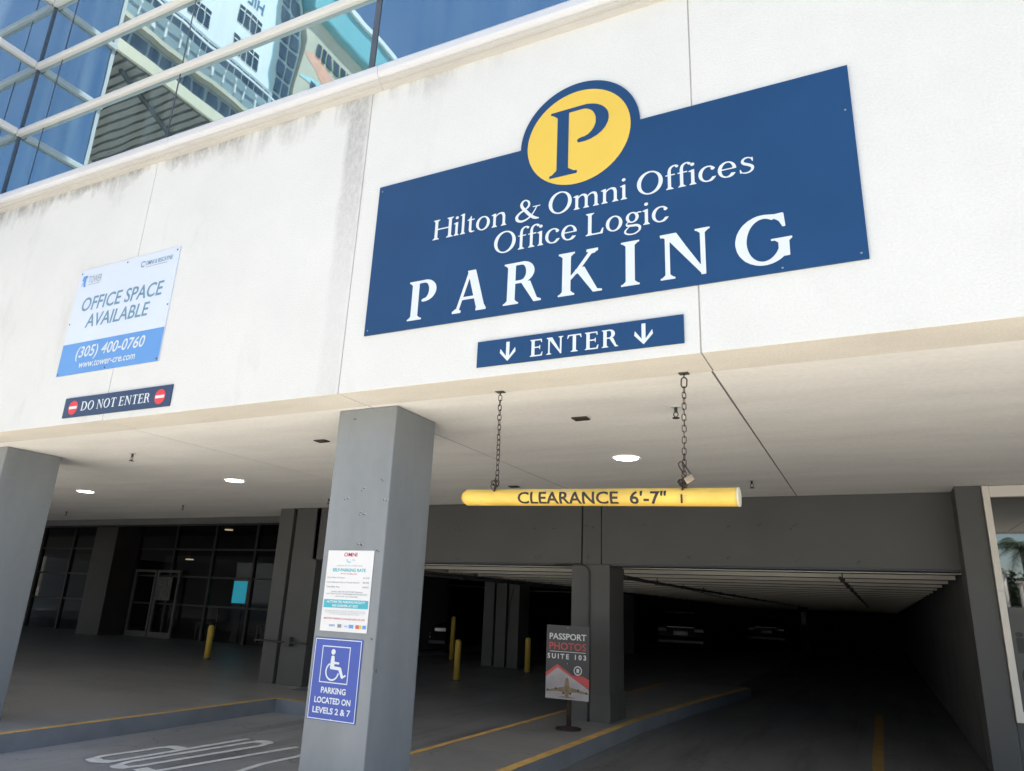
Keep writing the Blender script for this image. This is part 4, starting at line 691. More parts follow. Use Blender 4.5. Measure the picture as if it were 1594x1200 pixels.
wall_poly('figure_body', [(-3.452, 1.128), (-3.438, 1.134), (-3.424, 1.128), (-3.420, 1.094), (-3.378, 1.092), (-3.378, 1.079), (-3.419, 1.079), (-3.419, 1.064), (-3.368, 1.062), (-3.357, 1.056), (-3.335, 1.006), (-3.317, 1.018), (-3.311, 1.008), (-3.340, .990), (-3.351, .993), (-3.379, 1.042), (-3.449, 1.044), (-3.456, 1.052)], y2, M_WHITE, S)
ring_poly('wheel', -3.432, 1.030, .060, .049, y2-.0004, M_WHITE, S, 40, R(118), R(352))
screws(S, [(-3.40, 1.232), (-3.40, .732)], y2-.0006, .004, M_SCREW)
# ================================================================== clearance bar on chains
BC = thing('clearance_bar', (-1.55, 4.10, 2.17), 'yellow hanging pipe bar lettered CLEARANCE 6\'-7"', 'clearance bar')
xa, za, xb, zb_ = -2.412, 2.192, -.650, 2.150; yb = 4.105; rb = .0525
N_ = 60; bm = bmesh.new(); rings = []
for i in range(N_+1):
    t = i/N_; x = xa+(xb-xa)*t; z = za+(zb_-za)*t; s_ = 1.0
    e = min(t, 1-t)*(xb-xa)
    if t < .5 and e < .03: s_ = math.sqrt(max(0.0, 1-((.03-e)/.03)**2))*.35+.65
    r0 = rb*s_
    rings.append([bm.verts.new((x, yb-r0*math.cos(a), z+r0*math.sin(a))) for a in [2*math.pi*k/40 for k in range(40)]])
for i in range(N_):
    for k in range(40): bm.faces.new((rings[i][k], rings[i][(k+1) % 40], rings[i+1][(k+1) % 40], rings[i+1][k]))
bm.faces.new(rings[0][::-1]); bm.faces.new(rings[-1])
done('pipe', bm, M_BAR, BC, True)
tubeo('end_cap', [(xb+.0005, yb, zb_), (xb+.012, yb, zb_)], .0535, M_CAP, BC, 40)
for p in bpy.data.objects['end_cap'].data.polygons: p.use_smooth = len(p.vertices) == 4
me = sans_mesh('CLEARANCE  6\'-7"', .022, 0, 1.02); fit_mesh(me, -1.99, -1.04, -.0475, .074, capsans())
bm = bmesh.new(); bm.from_mesh(me); bpy.data.meshes.remove(me)
bmesh.ops.remove_doubles(bm, verts=bm.verts[:], dist=1e-6)
for k in range(1, 24):
    v = -.045+k*.004
    bmesh.ops.bisect_plane(bm, geom=bm.verts[:]+bm.edges[:]+bm.faces[:], plane_co=(0, v, 0), plane_no=(0, 1, 0))
for v in bm.verts:
    t = (v.co.x-xa)/(xb-xa); a = max(-1.4, min(1.4, v.co.y/rb)); zc = za+(zb_-za)*t; r0 = rb+.0008
    v.co = Vector((v.co.x, yb-r0*math.cos(a), zc+r0*math.sin(a)))
done('lettering', bm, M_BLACK, BC)

def link_mesh(length=.043, width=.023, r=.0028):
    bm = bmesh.new(); pts = []; h = length/2-width/2; n = 7
    for k in range(n+1): a = math.pi*k/n; pts.append((width/2*math.cos(a), 0, h+width/2*math.sin(a)))
    for k in range(n+1): a = math.pi+math.pi*k/n; pts.append((width/2*math.cos(a), 0, -h+width/2*math.sin(a)))
    P = [Vector(p) for p in pts]; rings = []; m = len(P)
    for i, p in enumerate(P):
        d = (P[(i+1) % m]-P[i-1]).normalized(); a_ = Vector((0, 1, 0)); b_ = a_.cross(d)
        rings.append([bm.verts.new(p+(a_*math.cos(t)+b_*math.sin(t))*r) for t in [2*math.pi*k/6 for k in range(6)]])
    for i in range(m):
        for k in range(6): bm.faces.new((rings[i][k], rings[i][(k+1) % 6], rings[(i+1) % m][(k+1) % 6], rings[(i+1) % m][k]))
    me = bpy.data.meshes.new('link'); bmesh.ops.recalc_face_normals(bm, faces=bm.faces[:]); bm.to_mesh(me); bm.free(); me.materials.append(M_RUST)
    for p in me.polygons: p.use_smooth = True
    return me
LME = link_mesh(); LME2 = link_mesh(.062, .034, .0045)
def chain(xt, xbm, ztop, zbot, label, big_top, turns):
    root = thing('chain', (xt, 4.125, ztop), label, 'chain', 'chains holding the clearance bar')
    tubeo('hook_rod', [(xt, 4.125, 2.914), (xt, 4.125, ztop)], .0045, M_RUST, root, 6)
    boxo('anchor_plate', (xt-.03, 4.10, 2.907, xt+.03, 4.148, 2.9128), M_GREYD, root, bev=.002)
    z = ztop-(.028 if big_top else .018); k = 0
    pitch = .0345
    while z > zbot:
        t = (ztop-z)/(ztop-zbot); x = xt+(xbm-xt)*t+random.uniform(-.0012, .0012)
        o = link('chain_link', LME2 if (big_top and k == 0) else LME, None)
        o.parent = root; o.matrix_parent_inverse = Matrix.Translation(-Vector(root.location))
        o.location = (x, 4.125-(.02*t), z); o.rotation_euler = (random.uniform(-.1, .1), random.uniform(-.06, .06), (R(35)+(math.pi/2)*(k % 2))+turns*t+random.uniform(-.25, .25))
        z -= pitch if not (big_top and k == 0) else pitch*1.35; k += 1
    return root
c1 = chain(-2.187, -2.168, 2.885, 2.262, 'left rusty chain from soffit to yellow clearance bar, no padlock', False, .9)
c2 = chain(-.932, -.947, 2.880, 2.160, 'right rusty chain from soffit to yellow clearance bar, padlock at its foot', True, -.8)
# eye bolts and knots of spare links at the feet
for root, x, z, n in ((c1, -2.166, 2.268, 5), (c2, -.945, 2.235, 9)):
    for k in range(n):
        o = link('chain_link', LME, None); o.parent = root; o.matrix_parent_inverse = Matrix.Translation(-Vector(root.location))
        o.location = (x+random.uniform(-.014, .016), 4.085+random.uniform(-.02, .0), z+random.uniform(-.022, .03)); o.rotation_euler = (random.uniform(-1.2, 1.2), random.uniform(-1.2, 1.2), random.uniform(0, 3))
for x in (-2.165, -.947):
    zt = za+(zb_-za)*(x-xa)/(xb-xa)
    tubeo('eye_bolt', [(x, 4.08, zt+.075), (x, 4.075, zt+.05), (x, 4.06, zt+.035)], .006, M_RUST, BC, 6)
boxo('bolt_tail', (-.955, 4.047, 2.115, -.946, 4.056, 2.165), M_RUST, BC)
P_ = thing('padlock', (-.915, 4.07, 2.25), 'small old padlock clipped in the right chain of the clearance bar', 'padlock')
bm = bmesh.new(); box(bm, -.026, -.011, -.02, .026, .011, .02, bev=.006)
rot = Matrix.Rotation(R(-28), 4, 'Y')
for v in bm.verts: v.co = rot @ v.co + Vector((-.905, 4.06, 2.252))
done('lock_body', bm, M_BRASS, P_)
tubeo('shackle', [(-.925, 4.06, 2.262), (-.960, 4.062, 2.325), (-.966, 4.062, 2.345), (-.955, 4.062, 2.356), (-.94, 4.062, 2.350), (-.893, 4.06, 2.278)], .0042, M_RUST, P_, 6)

# ================================================================== things on the ceiling
def ceiling_light(x, y, label):
    t = thing('ceiling_light', (x, y, 2.916), label, 'ceiling light', 'round recessed lights in the soffit')
    bm = bmesh.new(); n = 40
    A = [bm.verts.new((x+.125*math.cos(a), y+.125*math.sin(a), 2.9145)) for a in [2*math.pi*k/n for k in range(n)]]
    C_ = [bm.verts.new((x+.110*math.cos(a), y+.110*math.sin(a), 2.9080)) for a in [2*math.pi*k/n for k in range(n)]]
    for k in range(n): bm.faces.new((A[k], A[(k+1) % n], C_[(k+1) % n], C_[k]))
    done('trim_ring', bm, M_CAP if False else M_WHITE, t)
    bm = bmesh.new(); bmesh.ops.create_circle(bm, cap_ends=True, segments=40, radius=.108, matrix=Matrix.Translation((x, y, 2.9075)))
    done('diffuser', bm, M_LAMP, t)
ceiling_light(-2.047, 6.509, 'round lit ceiling light behind the yellow clearance bar')
ceiling_light(-7.388, 6.654, 'round lit ceiling light in the middle of the left bay')
ceiling_light(-10.849, 6.921, 'round lit ceiling light beside the left edge column')
def sprinkler(x, y, label):
    t = thing('sprinkler', (x, y, 2.9), label, 'sprinkler', 'sprinkler heads on the soffit')
    bm = bmesh.new(); tube(bm, [(x, y, 2.9155), (x, y, 2.911)], .034, 14); done('escutcheon', bm, M_WHITE, t)
    bm = bmesh.new(); tube(bm, [(x, y, 2.9105), (x, y, 2.875)], .012, 8); tube(bm, [(x-.012, y, 2.875), (x-.016, y, 2.855), (x, y, 2.835)], .004, 5); tube(bm, [(x+.012, y, 2.875), (x+.016, y, 2.855), (x, y, 2.835)], .004, 5)
    done('sprinkler_body', bm, M_RUST, t)
    bm = bmesh.new(); tube(bm, [(x, y, 2.836), (x, y, 2.832)], .026, 12); done('deflector', bm, M_RUST, t)
sprinkler(-7.10, 4.96, 'sprinkler head on the left soffit nearest the DO NOT ENTER sign')
sprinkler(-10.55, 8.485, 'sprinkler head at the back of the left bay, level with its light')
sprinkler(-14.31, 8.84, 'sprinkler head farthest left, beside the left edge column')
sprinkler(-7.20, 8.30, 'sprinkler head just left of the front column')
sprinkler(-1.113, 8.007, 'sprinkler head right of the end of the yellow bar')
sprinkler(-1.165, 4.867, 'sprinkler head behind the right chain')
def vent(x, y, label):
    t = thing('ceiling_vent', (x, y, 2.91), label, 'vent', 'small dark vents in the soffit')
    bm = bmesh.new(); box(bm, x-.062, y-.045, 2.905, x+.062, y+.045, 2.915, bev=.003); done('vent_frame', bm, M_DARK, t)
    bm = bmesh.new()
    for k in range(4): box(bm, x-.052, y-.034+k*.02, 2.901, x+.052, y-.026+k*.02, 2.9045)
    done('vent_slat', bm, M_RUST, t)
vent(-1.921, 4.961, 'small dark vent above the middle of the yellow bar')
vent(-4.534, 5.032, 'small dark vent left of the front column')
vent(-3.90, 7.833, 'small dark vent just above the left end of the yellow bar')

# ================================================================== passport photo sign
S = thing('passport_sign', (-3.36, 8.42, .16), 'black and red PASSPORT PHOTOS SUITE 103 sign with an airplane on a rusty stand', 'sign')
y = 8.40; x0, x1, z0, z1 = -3.655, -3.105, .482, 1.305
M_PBLK = mat('black_poster', (.028, .03, .036), .4); M_PRED = mat('red_poster', (.50, .06, .06), .45)
M_PSKY = mat('lavender_sky_print', (.36, .33, .34), .5, 0, .22, 3.5); M_TAN = mat('tan_airplane_print', (.20, .14, .075), .5, 0, .35, 25); M_PW = mat('white_poster_print', (.62, .64, .65), .5)
wall_poly('sign_board', [(x0, z0), (x1, z0), (x1, z1), (x0, z1)], y, M_PBLK, S, .012)
W_ = x1-x0; H_ = z1-z0
fx = lambda u: x0+u*W_
fz = lambda v: z1-v*H_
letters('lettering', 'PASSPORT', fx(.07), fx(.93), fz(.195), .066, y-.0015, M_PW, S, off=.02)
letters('lettering', 'PHOTOS', fx(.07), fx(.93), fz(.335), .078, y-.0015, M_PRED, S, off=.01)
boxo('rule', (fx(.08), y-.002, fz(.366), fx(.92), y-.0005, fz(.359)), M_PW, S)
letters('lettering', 'SUITE 103', fx(.03), fx(.93), fz(.458), .052, y-.0015, M_PW, S, off=.03, space=1.5)
wall_poly('red_shape', [(fx(0), fz(.66)), (fx(.27), fz(.535)), (fx(.62), fz(.67)), (fx(.86), fz(.675)), (fx(1), fz(.715)), (fx(1), fz(.84)), (fx(.28), fz(.585)), (fx(0), fz(.705))], y-.001, M_PRED, S)
wall_poly('sky_print', [(fx(.004), fz(.71)), (fx(.28), fz(.578)), (fx(.996), fz(.845)), (fx(.996), fz(.996)), (fx(.004), fz(.996))], y-.0016, M_PSKY, S)
pl = [(.5, .705), (.53, .72), (.55, .78), (.56, .83), (.75, .855), (.99, .895), (.99, .908), (.7, .895), (.58, .905), (.545, .93), (.54, .955), (.68, .965), (.68, .972), (.52, .975), (.5, .985), (.48, .975), (.32, .972), (.32, .965), (.46, .955), (.455, .93), (.42, .905), (.3, .895), (.01, .908), (.01, .895), (.25, .855), (.44, .83), (.45, .78), (.47, .72)]
wall_poly('airplane_print', [(fx(u), fz(v)) for u, v in pl], y-.0024, M_TAN, S)
for u, v in ((.055, .888), (.245, .862), (.755, .864), (.94, .892), (.42, .915), (.58, .915)): wall_poly('engine_print', circ(fx(u), fz(v), .013, 12), y-.0032, M_PBLK, S)
ring_poly('round_logo', fx(.745), fz(.605), .052, .040, y-.0026, M_PW, S, 30); wall_poly('logo_disc', circ(fx(.745), fz(.605), .040, 24), y-.0026, M_PBLK, S)
wall_poly('logo_camera', [(fx(.715), fz(.632)), (fx(.775), fz(.632)), (fx(.775), fz(.578)), (fx(.715), fz(.578))], y-.0034, M_PW, S)
screws(S, [(fx(.5), fz(.03)), (fx(.5), fz(.52))], y-.003, .006)
tubeo('post', [(-3.365, 8.44, .175), (-3.365, 8.44, .9)], .028, M_RUST, S, 10)
bm = bmesh.new(); tube(bm, [(-3.37, 8.44, .162), (-3.37, 8.44, .178)], .15, 24); tube(bm, [(-3.37, 8.44, .178), (-3.37, 8.44, .20)], [.09, .04], 16)
done('base_plate', bm, M_RUST, S)

# ================================================================== bollards
def bollard(x, y, zb, zt, label, r=.062):
    t = thing('bollard', (x, y, zb), label, 'bollard', 'yellow bollards in the garage')
    bm = bmesh.new(); tube(bm, [(x, y, zb), (x, y, zt-.05), (x, y, zt-.015), (x, y, zt)], [r, r, r*.8, r*.35], 16); done('post', bm, M_BOLL, t, True)
    bm = bmesh.new(); tube(bm, [(x, y, zb+.001), (x, y, zb+.03)], r*1.25, 16); done('footing', bm, M_GREYD, t)
bollard(-12.60, 11.35, .163, .84, 'yellow bollard alone in front of the dark lobby glass')
bollard(-7.74, 13.3, 0, .79, 'bright yellow bollard nearest in the middle opening')
bollard(-10.43, 17.6, 0, 1.13, 'tall dull yellow bollard behind the bright one in the middle opening')
bollard(-7.48, 16.1, 0, .79, 'yellow bollard farther right, beside the dark ribbed pillar')

# ================================================================== lobby fittings
t = thing('display_screen', (-16.2, 15.4, 1.2), 'upright glowing cyan screen behind the lobby glass', 'screen')
boxo('screen_case', (-16.54, 15.42, 1.18, -15.92, 15.48, 1.86), M_DARK, t)
boxo('screen_face', (-16.49, 15.413, 1.22, -15.97, 15.419, 1.82), M_SCREEN, t)
boxo('pedestal', (-16.35, 15.42, .17, -16.1, 15.5, 1.178), M_DARK, t)
def lobbylamp(x, y, z, label, r=.16):
    t = thing('lobby_lamp', (x, y, z), label, 'lamp', 'small lamps in the lobby')
    bm = bmesh.new(); tube(bm, [(x, y, z), (x, y, z+.03)], r, 16); done('lamp_glass', bm, M_LAMPS, t)
    tubeo('lamp_rod', [(x, y, z+.031), (x, y, 3.5)], .01, M_DARK, t, 6)
lobbylamp(-22.6, 16.6, 2.45, 'dim flat lobby lamp left of the lobby column')
lobbylamp(-19.9, 16.6, 2.45, 'dim flat lobby lamp over the lobby door', .12)
lobbylamp(-19.0, 17.2, 3.45, 'yellowish lobby lamp high in the second glass bay', .13)
lobbylamp(-16.2, 17.2, 3.40, 'small lobby lamp high beside the cyan screen', .08)
# a bicycle-like stand and chairs read as pale blurs by the glass: two lobby chairs
def chair(x, y, rz, label):
    t = thing('lobby_chair', (x, y, .163), label, 'chair', 'chairs in the lobby'); m = M_DFR
    c_, s_ = math.cos(rz), math.sin(rz)
    def tr(px, py, pz): return (x+px*c_-py*s_, y+px*s_+py*c_, .163+pz)
    bm = bmesh.new(); box(bm, -.23, -.23, .42, .23, .23, .47, bev=.015)
    for v in bm.verts: v.co = Vector(tr(*v.co))
    done('seat', bm, m, t)
    bm = bmesh.new(); box(bm, -.22, .19, .55, .22, .23, .9, bev=.015)
    for v in bm.verts: v.co = Vector(tr(*v.co))
    done('backrest', bm, m, t)
    for px in (-.2, .2):
        for py in (-.2, .2): tubeo('leg', [tr(px, py, 0), tr(px, py, .42 if py < 0 else .9)], .012, M_ALU, t, 6)
chair(-18.0, 16.0, .4, 'dim lobby chair behind the glass, left of the cyan screen')
chair(-16.0, 16.4, -.5, 'dim lobby chair behind the glass, below the cyan screen')
# ================================================================== cars in the dark
M_CARB = mat('black_car_paint', (.012, .012, .013), .22, .2, 0, 1, spec=.6); M_CARG = mat('dark_grey_car_paint', (.035, .036, .038), .25, .4, 0, 1)
M_TYRE = mat('tyre_rubber', (.02, .02, .02), .85); M_RIM = mat('alloy_rim', (.45, .45, .46), .3, .9); M_WIN = mat('dark_car_glass', (.01, .012, .014), .05, 0, 0, 1, spec=.8)
M_TAIL = mat('tail_lamp', (.10, .02, .015), .2); M_HEAD = mat('head_lamp', (.75, .75, .75), .12, .3); M_PLATE = mat('licence_plate', (.70, .70, .68), .5, 0, .3, 40)
def car(x, y, rz, paint, label, front):
    # local frame: x = length (front at +x), y = width; then turned by rz
    t = thing('parked_car', (x, y, 0), label, 'car', 'cars parked in the garage')
    M = Matrix.Translation((x, y, 0)) @ Matrix.Rotation(rz, 4, 'Z')
    def fin(name, bm, m, par=t, smooth=False):
        for v in bm.verts: v.co = M @ v.co
        return done(name, bm, m, par, smooth)
    prof = [(-2.25, .38), (-2.32, .62), (-2.28, .95), (-2.15, 1.02), (-1.2, 1.05), (1.0, 1.0), (1.9, .90), (2.25, .78), (2.33, .55), (2.25, .32), (1.75, .28), (-1.75, .28)]
    bm = bmesh.new()
    cols = []
    for yy, s_, in ((-.90, .93), (-.82, .985), (-.55, 1.0), (.55, 1.0), (.82, .985), (.90, .93)):
        cols.append([bm.verts.new((px*s_, yy, .3+(pz-.3)*(s_*.35+.65))) for px, pz in prof])
    n = len(prof)
    for i in range(len(cols)-1):
        for k in range(n): bm.faces.new((cols[i][k], cols[i][(k+1) % n], cols[i+1][(k+1) % n], cols[i+1][k]))
    bm.faces.new(cols[0]); bm.faces.new(cols[-1][::-1]); fin('body', bm, paint)
    bm = bmesh.new()
    lo = [(-2.05, -.78), (1.0, -.78), (1.0, .78), (-2.05, .78)]; hi = [(-1.55, -.60), (.15, -.60), (.15, .60), (-1.55, .60)]
    a = [bm.verts.new((px, py, 1.0)) for px, py in lo]; b = [bm.verts.new((px, py, 1.46)) for px, py in hi]
    for k in range(4): bm.faces.new((a[k], a[(k+1) % 4], b[(k+1) % 4], b[k]))
    bm.faces.new(b); fin('cabin_glass', bm, M_WIN)
    bm = bmesh.new(); box(bm, -1.58, -.62, 1.45, .18, .62, 1.50, bev=.03); fin('roof', bm, paint)
    for px in (-1.45, 1.42):
        for py in (-.84, .84):
            bm = bmesh.new(); tube(bm, [(px, py-.1, .33), (px, py+.1, .33)], .33, 22); w = fin('wheel', bm, M_TYRE)
            bm = bmesh.new(); tube(bm, [(px, py-.105, .33), (px, py+.105, .33)], .2, 14); fin('rim', bm, M_RIM, w)
    for py in (-.68, .68):
        bm = bmesh.new(); box(bm, -2.335, py-.17, .78, -2.22, py+.17, .90, bev=.02); fin('tail_light', bm, M_TAIL)
        bm = bmesh.new(); box(bm, 2.14, py-.17, .66, 2.30, py+.17, .76, bev=.02); fin('headlight', bm, M_HEAD)
    bm = bmesh.new(); box(bm, -2.35, -.26, .66, -2.30, .26, .80, bev=.005); fin('licence_plate', bm, M_PLATE)
    bm = bmesh.new(); box(bm, -2.37, -.86, .36, -2.22, .86, .50, bev=.03); fin('bumper', bm, paint)
    bm = bmesh.new(); box(bm, 2.20, -.86, .30, 2.38, .86, .44, bev=.03); fin('bumper', bm, paint)
    bm = bmesh.new(); box(bm, -2.36, -.5, .935, -2.28, .5, .95); fin('chrome_strip', bm, M_RIM)
    bm = bmesh.new(); box(bm, 2.28, -.4, .50, 2.37, .4, .515); box(bm, 2.28, -.4, .60, 2.35, .4, .612); fin('grille', bm, M_RIM)
    return t
car(-7.35, 30.6, R(103), M_CARB, 'black car seen from behind with a pale plate, deep in the right opening', False)
car(-13.4, 20.6, R(-60), M_CARG, 'dark car facing out behind the bollards in the middle opening', True)
car(-5.3, 41.0, R(95), M_CARG, 'faint dark car at the far end of the garage', False)
t = thing('garage_notice', (-2.9, 38.9, 1.2), 'small pale notice on a far garage pillar', 'sign')
boxo('notice_board', (-3.48, 38.97, 1.15, -3.25, 38.98, 1.75), mat('dim_notice_paper', (.5, .5, .5), .6, var=.4, scale=12), t)
boxo('notice_back', (-3.49, 38.982, 1.14, -3.24, 38.99, 1.76), M_DARK, t)

# ================================================================== across the street (seen mirrored in the glass)
M_TOW = mat('white_tower_render', (.66, .66, .64), .8, 0, .04, .15); M_TWIN = mat('dark_window_glass', (.05, .075, .10), .1, .3, .25, .8, spec=.8)
M_TEALG = mat('turquoise_glazing', (.24, .30, .31), .35, .1, .15, .3); M_CYAN = mat('turquoise_render', (.15, .39, .43), .6, 0, .06, .2)
M_CREAM = mat('cream_render', (.50, .45, .34), .8, 0, .08, .3); M_GRL = mat('pale_grey_render', (.36, .39, .41), .8, 0, .08, .3)
T = thing('hotel_tower', (-38, -8, 0), 'tall white hotel tower with grouped dark windows, mirrored in the blue glass', 'building')
TX = -30.0
boxo('tower_block', (-46, -17.1, 30.2, TX, 2.2, 58), M_TOW, T)
boxo('window_band_block', (-46, -17.4, 28.5, TX+.25, 2.2, 30.19), M_GRL, T)
boxo('podium_block', (-46, -19, 25.2, TX+1.1, 2.2, 28.49), M_TEALG, T)
boxo('podium_block', (-46, -24, 0, TX+.3, 2.2, 25.19), M_GRL, T)
boxo('parapet_beam', (TX+1.12, -19, 26.6, TX+1.5, 2.2, 26.85), M_CREAM, T)
def win(ya, yb, z0, z1, x=TX, nm='window'):
    o = boxo(nm, (x+.004, ya, z0, x+.06, yb, z1), M_TWIN, T)
    boxo('frame', (x+.061, ya, (z0+z1)/2+.2, x+.10, yb, (z0+z1)/2+.27), M_TOW, o)
def group(y0, z0, n=4, w=.36, gap=.09, h=1.15):
    for k in range(n): win(y0-(k+1)*(w+gap), y0-(k+1)*(w+gap)+w, z0, z0+h)
for z0 in (30.9, 33.0, 36.6, 38.8, 41.0, 43.2):
    group(-14.35, z0)
    group(-11.0, z0); group(-7.4, z0); group(-4.0, z0); group(-.6, z0)
y_ = 1.6
while y_ > -17:
    boxo('ribbon_window', (TX+.254, y_-.42, 28.75, TX+.32, y_, 29.95), M_TWIN, T); y_ -= .52
for k in range(30):
    ya = 1.9-k*.72
    boxo('podium_fin', (TX+1.105, ya-.09, 27.4, TX+1.2, ya, 28.3), M_TOW, T)
    boxo('podium_window', (TX+1.104, ya-.66, 25.5, TX+1.15, ya-.12, 26.4), M_TWIN, T)
boxo('terrace_rail', (TX+1.45, -19, 28.6, TX+1.5, 2.2, 28.72), M_TOW, T)
# name of the hotel on the flank
me = sans_mesh('HILTON', .02)
k = .62/capsans(); w_ = max(v.co.x for v in me.vertices)
for v in me.vertices: v.co = Vector((TX+.03, -16.15+v.co.x*k*.98, 34.72+v.co.y*k*1.25))
me.materials.append(mat('steel_blue_letters', (.05, .16, .28), .5)); link('hotel_lettering', me, T)
# glazed stair bay at the corner
boxo('stair_bay', (-40, -19.2, 25.2, TX-.25, -17.11, 52), M_TEALG, T)
for z in range(20):
    for yy in (-17.75, -18.45):
        o = boxo('window', (TX-.24, yy-.55, 26+z*1.25, TX-.18, yy, 26.95+z*1.25), M_TWIN, T)
boxo('corner_pier', (TX-.24, -17.2, 25.2, TX-.05, -17.11, 52), M_CYAN, T)
U = thing('mural_building', (-40, -36, 0), 'cream building with a pastel wall painting and turquoise roof band, mirrored in the glass', 'building')
boxo('wall', (-50, -60, 0, TX, -19.3, 38.2), M_CREAM, U)
bm = bmesh.new(); box(bm, -50.5, -60.5, 38.21, TX+.6, -19.3, 40.9, bev=.15); done('roof_band', bm, M_CYAN, U)
boxo('roof_edge', (TX+.62, -60.5, 40.6, TX+.8, -19.3, 41.0), M_TOW, U)
def swoosh(y0, z0, y1, z1, w, c, d, nm='painted_shape'):
    P = []; Q = []
    for i in range(21):
        t_ = i/20; y = y0+(y1-y0)*t_; z = z0+(z1-z0)*t_+math.sin(t_*5+d)*.7; ww = w*math.sin(math.pi*(t_*.9+.05))
        P.append((y, z+ww)); Q.append((y, z-ww))
    bm = bmesh.new(); A = [bm.verts.new((TX+.01+d*.006, a, b)) for a, b in P]; Bq = [bm.verts.new((TX+.01+d*.006, a, b)) for a, b in Q]
    for i in range(20): bm.faces.new((A[i], A[i+1], Bq[i+1], Bq[i]))
    done(nm, bm, mat('pastel_paint', c, .7, 0, .15, .8), U)
swoosh(-19.4, 34.5, -27, 33.2, .9, (.72, .36, .25), 1); swoosh(-19.5, 32.6, -28, 36.5, .5, (.35, .58, .60), 2)
swoosh(-20, 30.5, -30, 31.5, 1.0, (.24, .42, .55), 3); swoosh(-21, 36.4, -33, 37.0, .35, (.20, .38, .18), 4); swoosh(-20, 29, -34, 35, .4, (.75, .66, .30), 5)
for k in range(9): swoosh(-19.5-k*.5, 29.5+k*.8, -27-k, 33.5+k*.5, .10, random.choice([(.12, .22, .28), (.55, .30, .25), (.20, .45, .50), (.65, .60, .50)]), 6+k)
for z0 in (35.5, 32.4):
    for k in range(7): 
        boxo('window', (TX+.05, -20.4-k*.62-.42, z0, TX+.10, -20.4-k*.62, z0+1.0), M_TWIN, U)
# white porch canopy off the wing, ribbed underneath
M_CAN = mat('canopy_board', (.30, .27, .235), .7, 0, .08, 1.0); M_CANE = mat('cream_canopy_edge', (.70, .62, .46), .6, 0, .05, 1)
Kp = thing('entrance_canopy', (-16, -1, 8.9), 'broad canopy with slatted underside outside the frame, mirrored low in the glass', 'canopy')
boxo('canopy_deck', (-26, -5.0, 9.10, -9.30, 2.98, 9.3), M_CAN, Kp)
boxo('canopy_edge', (-9.29, -5.1, 9.06, -9.24, 2.98, 9.26), M_CANE, Kp)
boxo('canopy_end', (-26, -5.2, 9.02, -9.30, -5.01, 9.36), M_CANE, Kp)
for k in range(52):
    boxo('canopy_slat', (-26, 2.9-k*.152-.105, 9.04, -9.32, 2.9-k*.152, 9.098), M_CAN, Kp)
boxo('canopy_beam', (-12.6, -4.9, 8.80, -12.3, 2.97, 9.038), M_FRAME, Kp)
boxo('canopy_beam', (-26, -.4, 8.78, -12.62, -.2, 9.036), M_FRAME, Kp)
tubeo('canopy_post', [(-12.45, -4.2, -.01), (-12.45, -4.2, 8.79)], .16, M_FRAME, Kp, 16)
tubeo('canopy_post', [(-22.45, -4.2, -.01), (-22.45, -4.2, 9.03)], .16, M_FRAME, Kp, 16)
tubeo('canopy_bracing', [(-12.4, -3, 8.7), (-10.5, .5, 8.98), (-9.4, 2.6, 8.9)], .04, M_PIPE, Kp, 8)

# low grey wall, posts, palms and hedge across the street (mirrored in the shop window)
t = tag(boxo('boundary_wall', (-20, -40.4, -.1, 45, -40, 2.75), mat('grey_boundary_wall', (.16, .155, .15), .8, 0, .1, .5)), 'long grey boundary wall across the street', 'wall')
def lamp_post(x, y, h, label):
    t = thing('white_post', (x, y, 0), label, 'post', 'pale posts across the street')
    tubeo('shaft', [(x, y, -.01), (x, y, h)], .17, M_FRAME, t, 12); boxo('post_cap', (x-.32, y-.25, h+.001, x+.32, y+.25, h+.1), M_FRAME, t, bev=.02)
lamp_post(7.45, -39.6, 4.9, 'taller pale post across the street, mirrored in the shop window')
lamp_post(8.40, -39.6, 4.2, 'shorter pale post across the street, mirrored in the shop window')
M_LEAF = mat('palm_leaf', (.045, .085, .03), .5, 0, .3, 2); M_BARK = mat('palm_bark', (.20, .17, .13), .9, 0, .2, 3, bump=.5, bscale=12)
M_HEDGE = mat('hedge_leaf', (.04, .075, .025), .6, 0, .35, 1.5)
def palm(x, y, h, seed, label):
    rnd = random.Random(seed); t = thing('palm_tree', (x, y, 0), label, 'palm tree', 'palms across the street')
    lean = rnd.uniform(-.4, .4)
    tubeo('trunk', [(x+lean*(k/8)**2, y, h*k/8-.02*(k == 0)) for k in range(9)], [.24-.012*k for k in range(9)], M_BARK, t, 12)
    bm = bmesh.new(); top = Vector((x+lean, y, h))
    for f in range(24):
        az = 2*math.pi*f/24+rnd.uniform(-.15, .15); el = rnd.uniform(-.35, 1.2); Lf = rnd.uniform(2.0, 2.7)
        d = Vector((math.cos(az), math.sin(az), 0)); prev = None; side = Vector((-d.y, d.x, 0))
        for k in range(16):
            s = k/15; p = top+d*(Lf*s*math.cos(el)*1.0+Lf*s*s*.15)+Vector((0, 0, Lf*s*math.sin(el)-1.7*s*s))
            if k: 
                tang = (p-prev).normalized(); ll = .75*math.sin(math.pi*min(1, s*.85+.12))
                for sg in (-1, 1):
                    for j in range(2):
                        b0 = prev.lerp(p, j*.5); tip = b0+side*sg*ll*.8+tang*ll*.45+Vector((0, 0, -ll*rnd.uniform(.25, .6)))
                        v = [bm.verts.new(b0-tang*.035), bm.verts.new(b0+tang*.035), bm.verts.new(tip)]; bm.faces.new(v)
                v = [bm.verts.new(prev+side*.02), bm.verts.new(prev-side*.02), bm.verts.new(p)]; bm.faces.new(v)
            prev = p
    me_o = done('crown', bm, M_LEAF, t)
palm(9.3, -42.5, 6.6, 3, 'palm with the fullest crown, mirrored at the top of the shop window')
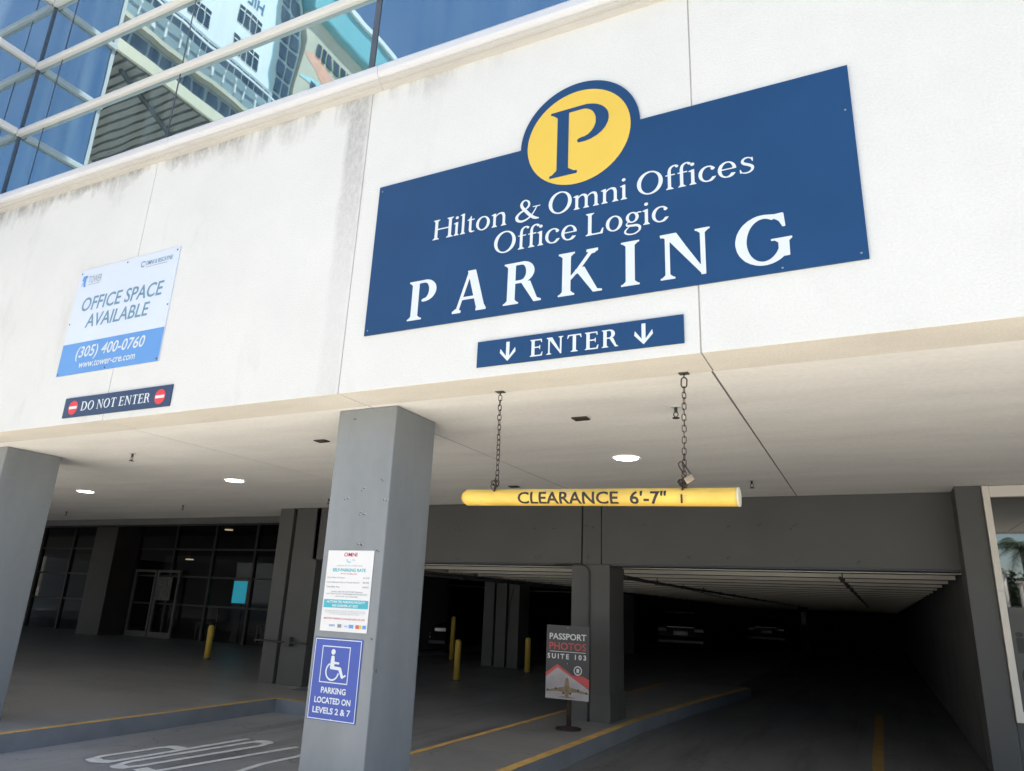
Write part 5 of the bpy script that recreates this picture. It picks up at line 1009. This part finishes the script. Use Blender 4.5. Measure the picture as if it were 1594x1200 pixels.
palm(12.8, -43, 8.2, 5, 'tall palm to the right beyond the boundary wall'); palm(4.2, -45, 7.4, 8, 'slim palm to the left beyond the boundary wall'); palm(-2.5, -44, 8.0, 9, 'palm farthest left beyond the boundary wall')
def bush(x, y, r, h, seed, label):
    rnd = random.Random(seed); t = thing('broadleaf_tree', (x, y, 0), label, 'tree', 'trees beyond the boundary wall')
    tubeo('trunk', [(x, y, -.05), (x+.1, y, h*.5)], [.16, .09], M_BARK, t, 8)
    bm = bmesh.new()
    for k in range(1700):
        v = Vector((rnd.gauss(0, 1), rnd.gauss(0, 1), rnd.gauss(0, 1))).normalized()*(rnd.random()**.4)
        cl = noise.noise(v*2.2+Vector((seed, 0, 0)))
        p = Vector((x, y, h*.62))+Vector((v.x*r, v.y*r, v.z*h*.42))*(1+.35*cl)
        a = Vector((rnd.gauss(0, 1), rnd.gauss(0, 1), rnd.gauss(0, 1))).normalized()*.17; b = a.cross(Vector((rnd.gauss(0, 1), rnd.gauss(0, 1), 1))).normalized()*.10
        q = [bm.verts.new(p-a), bm.verts.new(p+b), bm.verts.new(p+a), bm.verts.new(p-b)]; bm.faces.new(q)
    done('crown', bm, M_HEDGE, t)
for i, (x, r, h, l) in enumerate(((5.9, 1.6, 4.6, 'leafy tree left of the pale posts'), (8.0, 1.5, 5.0, 'leafy tree behind the pale posts'), (10.6, 1.8, 5.4, 'leafy tree under the fullest palm'), (1.5, 2.2, 5.6, 'broad leafy tree farther left behind the wall'), (14.5, 2.0, 5.6, 'broad leafy tree farther right behind the wall'))):
    bush(x, -42.2, r, h, 20+i, l)
# two overhead cables strung along the street
for z, y in ((11.2, -7.5), (11.9, -8.2)):
    o = tubeo('overhead_cable', [(x, y, z+.0009*(x+10)**2) for x in range(-60, 45, 5)], .035, M_PIPE, None, 6)
    tag(o, 'upper sagging black cable over the street' if z > 11.5 else 'lower sagging black cable over the street', 'cable', 'cables over the street')
for x in (-60, 45):
    for nm in ('utility_pole',):
        o = tubeo(nm, [(x, -7.8, -.01), (x, -7.8, 15.5)], [.2, .14], M_PIPE, None, 10); tag(o, 'tall utility pole at the %s end of the street cables' % ('left' if x < 0 else 'right'), 'pole')
